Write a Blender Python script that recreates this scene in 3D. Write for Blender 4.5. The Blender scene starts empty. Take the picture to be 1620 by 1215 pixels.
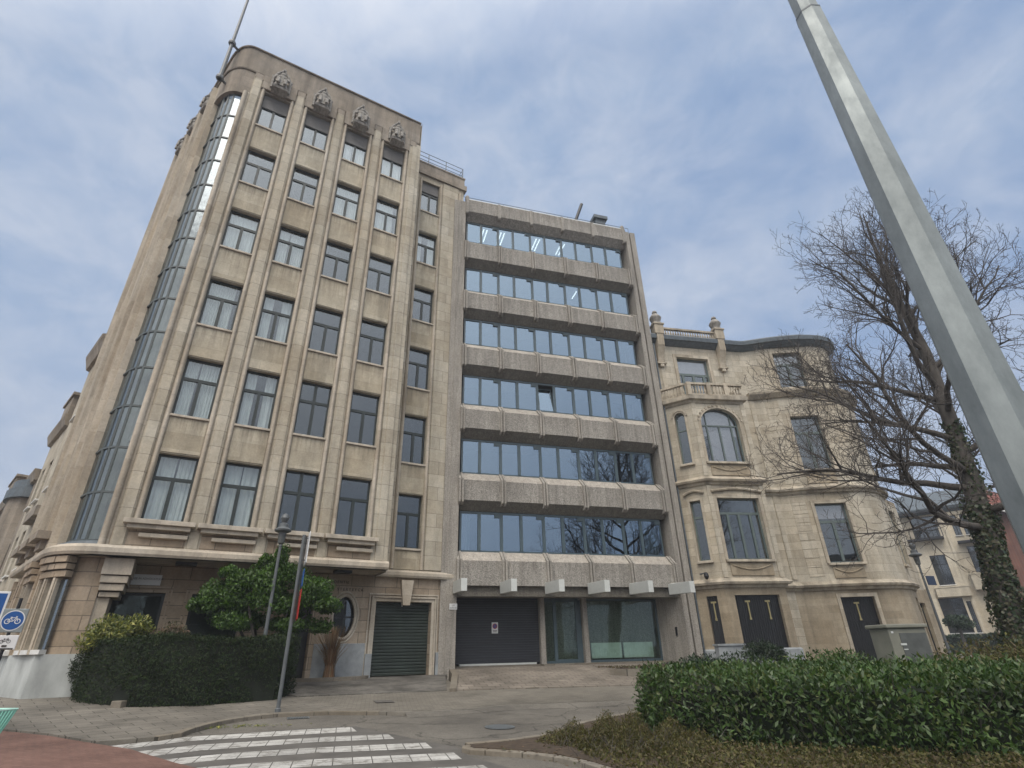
import bpy, bmesh, math, random
import numpy as np
from mathutils import Vector, Matrix, Euler
HAZE = .0014
random.seed(7); rng = np.random.default_rng(7)
R = math.radians
scene = bpy.context.scene
COL = scene.collection

# ------------------------------------------------------------------ helpers
def lerp(a, b, t): return a + (b - a) * t
FY = [0, 9, 12, 14, 17, 20, 22, 26, 30, 400]; FZ = [0, .12, .20, .27, .40, .60, .70, .78, .85, .90]
def T(x, y):
    return float(np.interp(y, FY, FZ)) - .012 * max(-15., min(15., x))

class MB:
    def __init__(s): s.v = []; s.f = []; s.m = []; s.cur = 0
    def vert(s, p): s.v.append(tuple(p)); return len(s.v) - 1
    def face(s, pts, m=None):
        i = len(s.v); s.v.extend(tuple(p) for p in pts); s.f.append(tuple(range(i, i + len(pts)))); s.m.append(s.cur if m is None else m)
    def idx(s, ids, m=None): s.f.append(tuple(ids)); s.m.append(s.cur if m is None else m)
    def box(s, x0, x1, y0, y1, z0, z1, m=None):
        i = len(s.v)
        for z in (z0, z1):
            s.v += [(x0, y0, z), (x1, y0, z), (x1, y1, z), (x0, y1, z)]
        for q in ((3, 2, 1, 0), (4, 5, 6, 7), (0, 1, 5, 4), (1, 2, 6, 5), (2, 3, 7, 6), (3, 0, 4, 7)):
            s.f.append(tuple(i + k for k in q)); s.m.append(s.cur if m is None else m)
        return s
    def cbox(s, c, sz, m=None):
        return s.box(c[0]-sz[0]/2, c[0]+sz[0]/2, c[1]-sz[1]/2, c[1]+sz[1]/2, c[2]-sz[2]/2, c[2]+sz[2]/2, m)
    def prism(s, poly, z0, z1, m=None, cap=True):
        n = len(poly); i = len(s.v)
        s.v += [(p[0], p[1], z0) for p in poly] + [(p[0], p[1], z1) for p in poly]
        for k in range(n):
            j = (k + 1) % n; s.idx((i+k, i+j, i+n+j, i+n+k), m)
        if cap:
            s.idx([i + n - 1 - k for k in range(n)], m); s.idx([i + n + k for k in range(n)], m)
        return s
    def extr(s, prof, x0, x1, m=None, cap=True):
        """profile in (y,z), extruded along x"""
        n = len(prof); i = len(s.v)
        s.v += [(x0, p[0], p[1]) for p in prof] + [(x1, p[0], p[1]) for p in prof]
        for k in range(n):
            j = (k + 1) % n; s.idx((i+k, i+j, i+n+j, i+n+k), m)
        if cap:
            s.idx([i + n - 1 - k for k in range(n)], m); s.idx([i + n + k for k in range(n)], m)
        return s
    def tube(s, pts, rad, n=8, m=None, caps=True):
        pts = [Vector(p) for p in pts]
        if not hasattr(rad, '__len__'): rad = [rad] * len(pts)
        rings = []; prev = None
        for k, p in enumerate(pts):
            d = (pts[min(k+1, len(pts)-1)] - pts[max(k-1, 0)]).normalized()
            if prev is None:
                a = d.orthogonal().normalized()
            else:
                a = (prev - d * prev.dot(d))
                a = a.normalized() if a.length > 1e-6 else d.orthogonal().normalized()
            prev = a; b = d.cross(a); i = len(s.v)
            for q in range(n):
                t = 2 * math.pi * q / n
                s.v.append(tuple(p + (a * math.cos(t) + b * math.sin(t)) * rad[k]))
            rings.append(i)
        for k in range(len(rings) - 1):
            for q in range(n):
                w = (q + 1) % n; s.idx((rings[k]+q, rings[k]+w, rings[k+1]+w, rings[k+1]+q), m)
        if caps:
            s.idx([rings[0] + n - 1 - q for q in range(n)], m); s.idx([rings[-1] + q for q in range(n)], m)
        return s
    def lathe(s, prof, c=(0, 0, 0), n=16, m=None, sx=1, sy=1):
        i = len(s.v)
        for r, z in prof:
            for q in range(n):
                t = 2 * math.pi * q / n; s.v.append((c[0]+r*sx*math.cos(t), c[1]+r*sy*math.sin(t), c[2]+z))
        for k in range(len(prof) - 1):
            for q in range(n):
                w = (q + 1) % n; s.idx((i+k*n+q, i+k*n+w, i+(k+1)*n+w, i+(k+1)*n+q), m)
        s.idx([i + n - 1 - q for q in range(n)], m); s.idx([i + (len(prof)-1)*n + q for q in range(n)], m)
        return s
    def build(s, name, mats, parent=None, smooth=False, loc=None, rotz=0, bevel=0):
        me = bpy.data.meshes.new(name); me.from_pydata(s.v, [], s.f)
        if not isinstance(mats, (list, tuple)): mats = [mats]
        for mt in mats: me.materials.append(mt)
        me.polygons.foreach_set('material_index', np.array(s.m, dtype=np.int32))
        if smooth: me.polygons.foreach_set('use_smooth', np.ones(len(s.f), dtype=bool))
        me.update()
        o = bpy.data.objects.new(name, me); COL.objects.link(o)
        if parent is not None: o.parent = parent
        if loc is not None: o.location = loc
        o.rotation_euler.z = rotz
        if bevel:
            b = o.modifiers.new('bevel', 'BEVEL'); b.width = bevel; b.segments = 2; b.limit_method = 'ANGLE'
        if smooth:
            try: me.shade_smooth()
            except Exception: pass
        return o

def tag(o, label=None, cat=None, group=None, kind=None):
    if label: o['label'] = label
    if cat: o['category'] = cat
    if group: o['group'] = group
    if kind: o['kind'] = kind
    return o
def empty(name, loc, rz, label, cat, group=None):
    o = bpy.data.objects.new(name, None); COL.objects.link(o); o.location = loc; o.rotation_euler.z = rz
    o.empty_display_size = .3
    return tag(o, label, cat, group)
def copy_tree(o, parent=None):
    c = o.copy(); COL.objects.link(c)
    if parent is not None: c.parent = parent
    for ch in [q for q in o.children]: copy_tree(ch, c)
    return c
def mod_smooth(o, angle=40):
    me = o.data
    me.polygons.foreach_set('use_smooth', np.ones(len(me.polygons), dtype=bool))
    bm = bmesh.new(); bm.from_mesh(me); bmesh.ops.remove_doubles(bm, verts=bm.verts, dist=1e-5)
    for e in bm.edges:
        if len(e.link_faces) == 2 and e.calc_face_angle(0) > R(angle): e.smooth = False
    bm.to_mesh(me); bm.free(); me.update()
    return o

# ------------------------------------------------------------------ materials
def mat(name):
    m = bpy.data.materials.new(name); m.use_nodes = True; nt = m.node_tree
    return m, nt, nt.nodes['Principled BSDF']
def N(nt, t, **kw):
    n = nt.nodes.new(t)
    for k, v in kw.items(): setattr(n, k, v)
    return n
def noise(nt, vec, scale, detail=5, rough=.55):
    n = N(nt, 'ShaderNodeTexNoise'); n.inputs['Scale'].default_value = scale; n.inputs['Detail'].default_value = detail; n.inputs['Roughness'].default_value = rough
    nt.links.new(vec, n.inputs['Vector']); return n.outputs['Fac']
def ramp(nt, fac, stops):
    r = N(nt, 'ShaderNodeValToRGB'); e = r.color_ramp.elements
    while len(e) < len(stops): e.new(.5)
    for k, (p, c) in enumerate(stops):
        e[k].position = p; e[k].color = (c, c, c, 1) if not hasattr(c, '__len__') else (*c, 1)
    nt.links.new(fac, r.inputs['Fac']); return r.outputs['Color']
def mix(nt, a, b, fac, mode='MIX'):
    m = N(nt, 'ShaderNodeMix', data_type='RGBA', blend_type=mode)
    for sock, val in ((m.inputs[0], fac), (m.inputs[6], a), (m.inputs[7], b)):
        if isinstance(val, bpy.types.NodeSocket): nt.links.new(val, sock)
        elif hasattr(val, '__len__'): sock.default_value = (*val, 1)
        else: sock.default_value = val
    return m.outputs[2]
def objvec(nt, scale=(1, 1, 1), rot=(0, 0, 0)):
    tc = N(nt, 'ShaderNodeTexCoord'); mp = N(nt, 'ShaderNodeMapping'); mp.inputs['Scale'].default_value = scale; mp.inputs['Rotation'].default_value = rot
    nt.links.new(tc.outputs['Object'], mp.inputs['Vector']); return mp.outputs['Vector']
def wallvec(nt):
    """(x+y, z, 0) in object space: coursed blocks on vertical faces"""
    tc = N(nt, 'ShaderNodeTexCoord'); sp = N(nt, 'ShaderNodeSeparateXYZ'); nt.links.new(tc.outputs['Object'], sp.inputs[0])
    ad = N(nt, 'ShaderNodeMath', operation='ADD'); nt.links.new(sp.outputs[0], ad.inputs[0]); nt.links.new(sp.outputs[1], ad.inputs[1])
    cb = N(nt, 'ShaderNodeCombineXYZ'); nt.links.new(ad.outputs[0], cb.inputs[0]); nt.links.new(sp.outputs[2], cb.inputs[1]); return cb.outputs[0]
def bump(nt, bsdf, h, strength=.3, dist=.02):
    b = N(nt, 'ShaderNodeBump'); b.inputs['Strength'].default_value = strength; b.inputs['Distance'].default_value = dist
    nt.links.new(h, b.inputs['Height']); nt.links.new(b.outputs[0], bsdf.inputs['Normal'])
def stone(name, base, dark=.84, bw=.95, bh=.48, joint=.6, streak=.45, warm=(1.04, .97, .88), offset=.5, rough=.85, jsize=.008):
    m, nt, b = mat(name); v = wallvec(nt); ov = objvec(nt)
    br = N(nt, 'ShaderNodeTexBrick'); br.offset = offset
    for k, val in (('Scale', 1), ('Mortar Size', jsize), ('Mortar Smooth', .1), ('Brick Width', bw), ('Row Height', bh), ('Bias', 0)): br.inputs[k].default_value = val
    br.inputs['Color1'].default_value = (1, 1, 1, 1); br.inputs['Color2'].default_value = (.78, .765, .74, 1); br.inputs['Mortar'].default_value = (joint, joint, joint, 1)
    nt.links.new(v, br.inputs['Vector'])
    n1 = noise(nt, ov, .35, 4); big = ramp(nt, n1, [(.3, [c * dark * w for c, w in zip(base, warm)]), (.7, base)])
    c = mix(nt, big, br.outputs['Color'], 1, 'MULTIPLY')
    sv = objvec(nt, (1.6, 1.6, .22)); n2 = noise(nt, sv, 1.0, 8, .62)
    st = ramp(nt, n2, [(.34, 1 - streak * .8), (.58, 1.0)]); c = mix(nt, c, st, 1, 'MULTIPLY')
    n3 = noise(nt, ov, 14, 6, .7); fn = ramp(nt, n3, [(.3, .84), (.7, 1.07)]); c = mix(nt, c, fn, 1, 'MULTIPLY')
    nt.links.new(c, b.inputs['Base Color']); b.inputs['Roughness'].default_value = rough
    b.inputs['Specular IOR Level'].default_value = .3
    n4 = noise(nt, ov, 3.2, 7, .7); c = mix(nt, c, ramp(nt, n4, [(.35, .86), (.65, 1.05)]), 1, 'MULTIPLY'); nt.links.new(c, b.inputs['Base Color'])
    h = mix(nt, br.outputs['Color'], n3, .25); bump(nt, b, h, .45, .015)
    return m
def simple(name, col, rough=.6, metal=0, var=.12, scale=6, bmp=0, spec=.5, stretch=(1, 1, 1)):
    m, nt, b = mat(name); ov = objvec(nt, stretch); n = noise(nt, ov, scale, 5)
    c = mix(nt, [x * (1 - var) for x in col], [min(1, x * (1 + var)) for x in col], ramp(nt, n, [(.3, 0.), (.7, 1.)]))
    nt.links.new(c, b.inputs['Base Color']); b.inputs['Roughness'].default_value = rough; b.inputs['Metallic'].default_value = metal
    b.inputs['Specular IOR Level'].default_value = spec
    if bmp: bump(nt, b, n, bmp, .01)
    return m
def aggregate(name, base, sc=85):
    m, nt, b = mat(name); ov = objvec(nt)
    vo = N(nt, 'ShaderNodeTexVoronoi'); vo.inputs['Scale'].default_value = sc * .4; nt.links.new(ov, vo.inputs['Vector'])
    hs = N(nt, 'ShaderNodeSeparateXYZ'); nt.links.new(vo.outputs['Color'], hs.inputs[0])
    peb = ramp(nt, hs.outputs[0], [(0, .6), (.5, 1.), (1, 1.3)])
    n1 = noise(nt, ov, .5, 5); c = mix(nt, [x * .78 for x in base], base, ramp(nt, n1, [(.3, 0.), (.7, 1.)]))
    c = mix(nt, c, peb, 1, 'MULTIPLY')
    sv = objvec(nt, (4, 4, .3)); st = ramp(nt, noise(nt, sv, 1.3, 6, .7), [(.35, .70), (.6, 1.)]); c = mix(nt, c, st, 1, 'MULTIPLY')
    nt.links.new(c, b.inputs['Base Color']); b.inputs['Roughness'].default_value = .9; b.inputs['Specular IOR Level'].default_value = .2
    bump(nt, b, vo.outputs['Distance'], .6, .03); return m
def glass(name, tint=(.75, .8, .8), refl=(.9, .95, 1.), base=.06, power=1.0, wob=.015, wscale=.6):
    m, nt, b = mat(name); nt.nodes.remove(b); out = nt.nodes['Material Output']
    tr = N(nt, 'ShaderNodeBsdfTransparent'); tr.inputs[0].default_value = (*tint, 1)
    gl = N(nt, 'ShaderNodeBsdfGlossy'); gl.inputs['Roughness'].default_value = .012; gl.inputs['Color'].default_value = (*refl, 1)
    lw = N(nt, 'ShaderNodeLayerWeight'); lw.inputs['Blend'].default_value = .5
    pw = N(nt, 'ShaderNodeMath', operation='POWER'); nt.links.new(lw.outputs['Facing'], pw.inputs[0]); pw.inputs[1].default_value = power
    mr = N(nt, 'ShaderNodeMapRange'); mr.inputs['To Min'].default_value = base; mr.inputs['To Max'].default_value = 1.; nt.links.new(pw.outputs[0], mr.inputs['Value'])
    ms = N(nt, 'ShaderNodeMixShader'); nt.links.new(mr.outputs[0], ms.inputs[0]); nt.links.new(tr.outputs[0], ms.inputs[1]); nt.links.new(gl.outputs[0], ms.inputs[2])
    nt.links.new(ms.outputs[0], out.inputs['Surface'])
    n = noise(nt, objvec(nt), wscale, 2); bp = N(nt, 'ShaderNodeBump'); bp.inputs['Strength'].default_value = wob * 8; bp.inputs['Distance'].default_value = .05
    nt.links.new(n, bp.inputs['Height']); nt.links.new(bp.outputs[0], gl.inputs['Normal'])
    return m
def leafmat(name, cols, rough=.5, trans=.25, spec=.4):
    m, nt, b = mat(name); out = nt.nodes['Material Output']
    g = N(nt, 'ShaderNodeNewGeometry'); c = ramp(nt, g.outputs['Random Per Island'], [(k / (len(cols) - 1), cc) for k, cc in enumerate(cols)])
    n1 = noise(nt, objvec(nt), 1.3, 3); c = mix(nt, c, ramp(nt, n1, [(.3, .75), (.7, 1.2)]), 1, 'MULTIPLY')
    nt.links.new(c, b.inputs['Base Color']); b.inputs['Roughness'].default_value = rough; b.inputs['Specular IOR Level'].default_value = spec
    tl = N(nt, 'ShaderNodeBsdfTranslucent'); nt.links.new(mix(nt, c, (1.2, 1.4, .5), 1, 'MULTIPLY'), tl.inputs[0])
    ms = N(nt, 'ShaderNodeMixShader'); ms.inputs[0].default_value = trans
    nt.links.new(b.outputs[0], ms.inputs[1]); nt.links.new(tl.outputs[0], ms.inputs[2]); nt.links.new(ms.outputs[0], out.inputs['Surface'])
    return m
def paving(name, c1, c2, mortar, bw, bh, rot=0, ms=.012, var=.25, rough=.9, offset=.5):
    m, nt, b = mat(name); v = objvec(nt, (1, 1, 1), (0, 0, rot))
    br = N(nt, 'ShaderNodeTexBrick'); br.offset = offset
    for k, val in (('Scale', 1), ('Mortar Size', ms), ('Mortar Smooth', .2), ('Brick Width', bw), ('Row Height', bh)): br.inputs[k].default_value = val
    for k, val in (('Color1', c1), ('Color2', c2), ('Mortar', mortar)): br.inputs[k].default_value = (*val, 1)
    nt.links.new(v, br.inputs['Vector'])
    ov = objvec(nt); n1 = noise(nt, ov, .7, 6, .65); c = mix(nt, br.outputs['Color'], ramp(nt, n1, [(.3, 1 - var * 1.2), (.7, 1 + var * .6)]), 1, 'MULTIPLY')
    n2 = noise(nt, ov, 30, 5, .7); c = mix(nt, c, ramp(nt, n2, [(.3, .8), (.7, 1.12)]), 1, 'MULTIPLY')
    nt.links.new(c, b.inputs['Base Color']); b.inputs['Roughness'].default_value = rough; b.inputs['Specular IOR Level'].default_value = .25
    bump(nt, b, mix(nt, br.outputs['Fac'], n2, .3), -.3, .01); return m

M = {}
M['stone'] = stone('art_deco_limestone', (.57, .53, .44), bw=1.06, bh=.62, streak=.28, joint=.5, jsize=.011)
M['stone_panel'] = stone('art_deco_spandrel', (.54, .495, .395), bw=1.3, bh=.6, streak=.35, joint=.75)
M['stone_trim'] = stone('art_deco_trim', (.57, .52, .44), bw=4, bh=1.3, streak=.35, joint=.7)
M['stone_grey'] = stone('weathered_parapet', (.37, .33, .28), bw=1.5, bh=.75, streak=.5, joint=.7)
M['stone_low'] = stone('ground_limestone', (.46, .385, .30), bw=.95, bh=.42, streak=.3, joint=.45, jsize=.014)
def drips(mt, amount=.45, depth=.5):
    nt = mt.node_tree; b = nt.nodes['Principled BSDF']; src = b.inputs['Base Color'].links[0].from_socket
    tc = N(nt, 'ShaderNodeTexCoord'); sp = N(nt, 'ShaderNodeSeparateXYZ'); nt.links.new(tc.outputs['Generated'], sp.inputs[0]); up_ = ramp(nt, sp.outputs[2], [(1 - depth, 0.), (1., 1.)])
    n = noise(nt, objvec(nt, (9, 9, .5)), 1., 6, .7); st = ramp(nt, n, [(.42, 0.), (.62, 1.)]); m_ = N(nt, 'ShaderNodeMath', operation='MULTIPLY'); nt.links.new(up_, m_.inputs[0]); nt.links.new(st, m_.inputs[1]); m2 = N(nt, 'ShaderNodeMath', operation='MULTIPLY'); nt.links.new(m_.outputs[0], m2.inputs[0]); m2.inputs[1].default_value = amount
    nt.links.new(mix(nt, src, (.13, .11, .085), m2.outputs[0]), b.inputs['Base Color'])
drips(M['stone_panel'], .6, .75)
M['plinth_pale'] = simple('pale_plinth_render', (.40, .42, .41), .8, var=.3, scale=1.6, stretch=(1, 1, .4))
M['plinth'] = simple('blue_stone_plinth', (.27, .29, .30), .7, var=.25, scale=2.5)
M['carved'] = simple('weathered_carving', (.25, .235, .21), .9, var=.45, scale=5, bmp=.8)
M['frame'] = simple('dark_green_window_frame', (.018, .026, .024), .4, var=.1)
M['frame_grey'] = simple('grey_green_window_frame', (.10, .13, .125), .45, var=.1)
M['frame_blue'] = simple('anodised_blue_grey_frame', (.055, .085, .10), .4, var=.12)
M['steel_bar'] = simple('corner_glazing_bar', (.07, .085, .085), .45)
M['glass'] = glass('window_glass', refl=(.78, .86, .92), base=.13, power=1.6, wob=.01)
M['glass_tint'] = glass('tinted_glass', tint=(.28, .35, .38), refl=(.38, .50, .63), base=.46, power=1.5, wob=.012)
M['glass_low'] = glass('shop_glass', tint=(.6, .72, .66), refl=(.7, .82, .78), base=.07, power=1.9, wob=.004)
M['glass_stair'] = glass('stair_glass', tint=(.74, .77, .76), refl=(.32, .36, .39), base=.16, power=1.2, wob=.03, wscale=1.4)
M['glass_stair'].node_tree.nodes['Glossy BSDF'].inputs['Roughness'].default_value = .14
M['curtain'] = simple('white_net_curtain', (.72, .74, .72), .9, var=.06, scale=3)
M['blind'] = simple('lilac_grey_blind', (.33, .30, .33), .8, var=.08)
M['shutter'] = simple('slatted_shutter_box', (.16, .155, .15), .7, var=.1)
M['room'] = simple('dim_interior', (.05, .048, .045), .95, var=.3, scale=.8)  # near-black colour stands in for the darkness of deeper rooms
M['stair_pale'] = simple('pale_stair_plaster', (.50, .53, .52), .9, var=.25, scale=.7)
M['radiator'] = simple('white_radiator_enamel', (.72, .76, .73), .5)
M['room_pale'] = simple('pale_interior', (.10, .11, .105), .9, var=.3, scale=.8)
M['concrete'] = aggregate('exposed_aggregate_concrete', (.375, .352, .315))
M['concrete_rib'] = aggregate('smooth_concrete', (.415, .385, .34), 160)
M['concrete_sill'] = aggregate('pale_sill_concrete', (.50, .455, .395), 160)  # lighter tone on the sloping sill faces
M['concrete_dark'] = aggregate('dark_concrete', (.22, .205, .175), 120)  # darker tone on panel undersides, ground-floor beam and apartment block
drips(M['concrete'], .5, .6)
M['lead'] = simple('lead_capping', (.09, .11, .125), .55, var=.25)
M['zinc'] = simple('zinc_roof', (.16, .18, .195), .5, var=.2)
M['white_metal'] = simple('white_enamel_box', (.52, .54, .52), .45, var=.06)
M['garage_green'] = simple('green_garage_slats', (.022, .032, .026), .5, var=.3, scale=1.5)
M['garage_navy'] = simple('navy_roller_door', (.022, .025, .032), .5, var=.25, scale=1.2)
M['black_metal'] = simple('black_painted_iron', (.012, .013, .015), .4, var=.2)
M['grey_paint'] = simple('grey_painted_steel', (.10, .11, .115), .45, var=.15)
M['mansion'] = stone('mansion_limestone', (.60, .56, .47), bw=1.0, bh=.42, streak=.34, joint=.62, jsize=.012)
M['mansion_low'] = stone('mansion_base_stone', (.44, .385, .295), bw=1.4, bh=.35, streak=.35, joint=.8)
M['mansion_trim'] = stone('mansion_trim', (.58, .53, .44), bw=2.2, bh=.8, streak=.6, joint=.7)
M['lamp_emit'], _nt, _b = mat('office_strip_light'); _b.inputs['Emission Color'].default_value = (1, .96, .88, 1); _b.inputs['Emission Strength'].default_value = 4
M['asphalt'] = simple('grey_asphalt', (.165, .15, .128), .9, var=.18, scale=.9, spec=.25, bmp=.1)
_m, _nt, _b = mat('worn_asphalt'); _o = objvec(_nt); _n1 = noise(_nt, _o, .45, 6, .6); _n2 = noise(_nt, _o, 60, 4, .8); _n3 = noise(_nt, _o, 5, 6, .7)
_c = mix(_nt, (.10, .092, .08), (.17, .157, .134), ramp(_nt, _n1, [(.35, 0.), (.65, 1.)])); _c = mix(_nt, _c, ramp(_nt, _n2, [(.35, .5), (.65, 1.35)]), 1, 'MULTIPLY'); _c = mix(_nt, _c, ramp(_nt, _n3, [(.3, .85), (.6, 1.05)]), 1, 'MULTIPLY')
_v = N(_nt, 'ShaderNodeTexVoronoi', feature='DISTANCE_TO_EDGE'); _v.inputs['Scale'].default_value = .33; _w = N(_nt, 'ShaderNodeVectorMath', operation='ADD'); _q = N(_nt, 'ShaderNodeTexNoise'); _q.inputs['Scale'].default_value = 1.2; _q.inputs['Detail'].default_value = 6; _nt.links.new(_o, _q.inputs['Vector']); _nt.links.new(_o, _w.inputs[0]); _nt.links.new(_q.outputs['Color'], _w.inputs[1]); _nt.links.new(_w.outputs[0], _v.inputs['Vector'])
_c = mix(_nt, _c, ramp(_nt, _v.outputs['Distance'], [(.0, .4), (.010, 1.)]), 1, 'MULTIPLY'); _nt.links.new(_c, _b.inputs['Base Color']); _b.inputs['Roughness'].default_value = .9; _b.inputs['Specular IOR Level'].default_value = .25; bump(_nt, _b, _n2, .5, .006); M['asphalt'] = _m
M['pave'] = paving('concrete_paving_slabs', (.205, .187, .157), (.16, .147, .124), (.065, .059, .048), .62, .38, R(-28), .011, var=.35)
M['pave_far'] = paving('small_paving_setts', (.20, .183, .152), (.16, .146, .122), (.085, .077, .063), .22, .11, R(3), .006, var=.3)
M['ramp_dark'] = paving('dark_driveway_setts', (.15, .14, .125), (.10, .094, .085), (.16, .15, .13), .14, .1, R(14), .01, var=.6)
M['ramp_light'] = paving('pale_driveway_concrete', (.235, .205, .17), (.18, .157, .128), (.085, .073, .06), .45, .3, R(2), .014, var=.4)
M['red'] = paving('red_cycle_path_brick', (.21, .12, .095), (.175, .098, .078), (.11, .075, .06), .22, .07, R(35), .006, var=.3)
M['zebra'] = paving('white_crossing_slabs', (.50, .49, .46), (.43, .42, .39), (.10, .095, .085), .30, .30, R(0), .010, var=.3, offset=0)
M['kerb'] = stone('kerb_stone', (.24, .22, .185), bw=1.0, bh=5, streak=.2, joint=.35)
M['soil'] = simple('planting_soil', (.055, .038, .024), 1., var=.4, scale=9, bmp=1.)
M['bark'] = simple('tree_bark', (.07, .062, .054), .95, var=.4, scale=9, bmp=.9, stretch=(1, 1, .25))
M['twig'] = simple('twig_bark', (.07, .062, .056), .95, var=.3)
M['ivy'] = leafmat('ivy_leaf', [(.02, .04, .016), (.04, .07, .025), (.09, .085, .05), (.03, .055, .022), (.11, .09, .06)], .45)
M['laurel'] = leafmat('laurel_leaf', [(.018, .04, .012), (.04, .085, .018), (.065, .12, .026), (.025, .055, .014), (.09, .15, .04), (.035, .075, .016), (.11, .13, .04), (.022, .05, .012)], .45, .22, .45)
M['yew'] = leafmat('yew_needle', [(.010, .020, .007), (.020, .038, .012), (.034, .054, .017), (.014, .026, .009), (.045, .05, .022)], .7, .1, .2)
M['bushgreen'] = leafmat('fresh_green_leaf', [(.018, .045, .007), (.04, .09, .012), (.075, .15, .02), (.025, .06, .01), (.10, .17, .035)], .5, .3)
M['variegated'] = leafmat('variegated_leaf', [(.05, .09, .015), (.35, .33, .08), (.08, .11, .03), (.24, .25, .07), (.03, .05, .015)], .5)
M['brownleaf'] = leafmat('reddish_brown_leaf', [(.07, .05, .03), (.14, .09, .06), (.05, .06, .025), (.16, .13, .09)], .6)
M['dried'] = leafmat('dried_reed', [(.16, .08, .04), (.24, .13, .065), (.12, .065, .035), (.30, .21, .13), (.20, .15, .09)], .8)
M['juniper'] = leafmat('olive_ground_cover', [(.06, .06, .02), (.10, .10, .022), (.10, .07, .04), (.05, .055, .02), (.12, .11, .035), (.13, .095, .055)], .7)
M['darkgreen'] = leafmat('dark_shrub_leaf', [(.01, .022, .01), (.02, .04, .015), (.03, .055, .02)], .5)
M['sign_blue'] = simple('sign_blue', (.012, .075, .26), .35, var=.05)
M['navy'] = simple('navy_enamel', (.02, .035, .075), .35, var=.1)
M['sign_white'] = simple('sign_white', (.62, .63, .63), .35, var=.04)
M['sign_red'] = simple('sign_red', (.35, .02, .015), .35, var=.1)
M['ink'] = simple('dark_lettering', (.03, .026, .024), .6)
M['brass'] = simple('aged_bronze_letters', (.07, .05, .03), .5)
M['gold'] = simple('gold_fittings', (.36, .31, .16), .4, metal=.4)
M['cream'] = stone('cream_stucco', (.74, .68, .55), bw=5, bh=3, streak=.25, joint=.9)
M['redroof'] = simple('red_roof_tiles', (.15, .045, .028), .8, var=.35, scale=3)
M['redbrick'] = paving('red_brick', (.19, .085, .06), (.15, .07, .05), (.16, .14, .12), .22, .07)
M['white_trim'] = simple('white_trim', (.62, .62, .60), .6)
M['cabinet'] = simple('cabinet_grey_green', (.19, .19, .155), .5, var=.15, scale=3)
M['cabinet_dark'] = simple('cabinet_grey_panel', (.085, .09, .085), .35, var=.3, scale=4)
M['mint'] = simple('turquoise_plastic', (.22, .52, .42), .4, var=.1)
M['mint_rim'] = simple('pale_basket_rim', (.45, .72, .62), .4)
M['rubber'] = simple('tyre_rubber', (.01, .01, .01), .7)

# galvanised steel with dull blotches
m, nt, b = mat('galvanised_steel'); ov = objvec(nt, (1, 1, .45))
n1 = noise(nt, ov, 7, 7, .72); n2 = noise(nt, ov, 1.6, 3); vo = N(nt, 'ShaderNodeTexVoronoi'); vo.inputs['Scale'].default_value = 40; nt.links.new(ov, vo.inputs['Vector'])
c = mix(nt, (.21, .24, .245), (.31, .345, .345), ramp(nt, n1, [(.32, 0.), (.68, 1.)])); c = mix(nt, c, ramp(nt, n2, [(.3, .75), (.7, 1.1)]), 1, 'MULTIPLY')
nt.links.new(c, b.inputs['Base Color']); b.inputs['Metallic'].default_value = .35; nt.links.new(ramp(nt, n1, [(.3, .62), (.7, .42)]), b.inputs['Roughness']); bump(nt, b, n1, .15, .004)
M['galv'] = m

# ------------------------------------------------------------------ camera, world, light
fw = Vector((0.25030965, 0.85559363, 0.45310552)); rt = Vector((0.96255392, -0.27024003, -0.02145391)); up = Vector((-0.10409142, -0.44150862, 0.8911987))
cam = bpy.data.cameras.new('camera'); cam.sensor_width = 36; cam.sensor_fit = 'HORIZONTAL'; cam.lens = 842.3 / 1620 * 36; cam.clip_end = 3000; cam.clip_start = .05
co = bpy.data.objects.new('camera', cam); COL.objects.link(co); scene.camera = co
mw = Matrix((rt, up, -fw)).transposed().to_4x4(); mw.translation = Vector((0, 0, 1.6)); co.matrix_world = mw

SUN_EL, SUN_AZ = R(57), R(205)      # azimuth clockwise from +Y
w = bpy.data.worlds.new('World'); scene.world = w; w.use_nodes = True; nt = w.node_tree; bg = nt.nodes['Background']
sky = N(nt, 'ShaderNodeTexSky', sky_type='NISHITA'); sky.sun_disc = False; sky.sun_elevation = SUN_EL; sky.sun_rotation = SUN_AZ; sky.air_density = 1.3; sky.dust_density = 1.2; sky.ozone_density = 2.0
tc = N(nt, 'ShaderNodeTexCoord'); sp = N(nt, 'ShaderNodeSeparateXYZ'); nt.links.new(tc.outputs['Generated'], sp.inputs[0])
zc = N(nt, 'ShaderNodeMath', operation='MAXIMUM'); nt.links.new(sp.outputs[2], zc.inputs[0]); zc.inputs[1].default_value = 0.
za = N(nt, 'ShaderNodeMath', operation='ADD'); nt.links.new(zc.outputs[0], za.inputs[0]); za.inputs[1].default_value = .32
dx = N(nt, 'ShaderNodeMath', operation='DIVIDE'); nt.links.new(sp.outputs[0], dx.inputs[0]); nt.links.new(za.outputs[0], dx.inputs[1])
dy = N(nt, 'ShaderNodeMath', operation='DIVIDE'); nt.links.new(sp.outputs[1], dy.inputs[0]); nt.links.new(za.outputs[0], dy.inputs[1])
cb = N(nt, 'ShaderNodeCombineXYZ'); nt.links.new(dx.outputs[0], cb.inputs[0]); nt.links.new(dy.outputs[0], cb.inputs[1])
wp = N(nt, 'ShaderNodeMapping'); wp.inputs['Location'].default_value = (3.7, 1.2, 5.1); wp.inputs['Scale'].default_value = (1.0, 1.0, 1.6); nt.links.new(tc.outputs['Generated'], wp.inputs[0])
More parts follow.
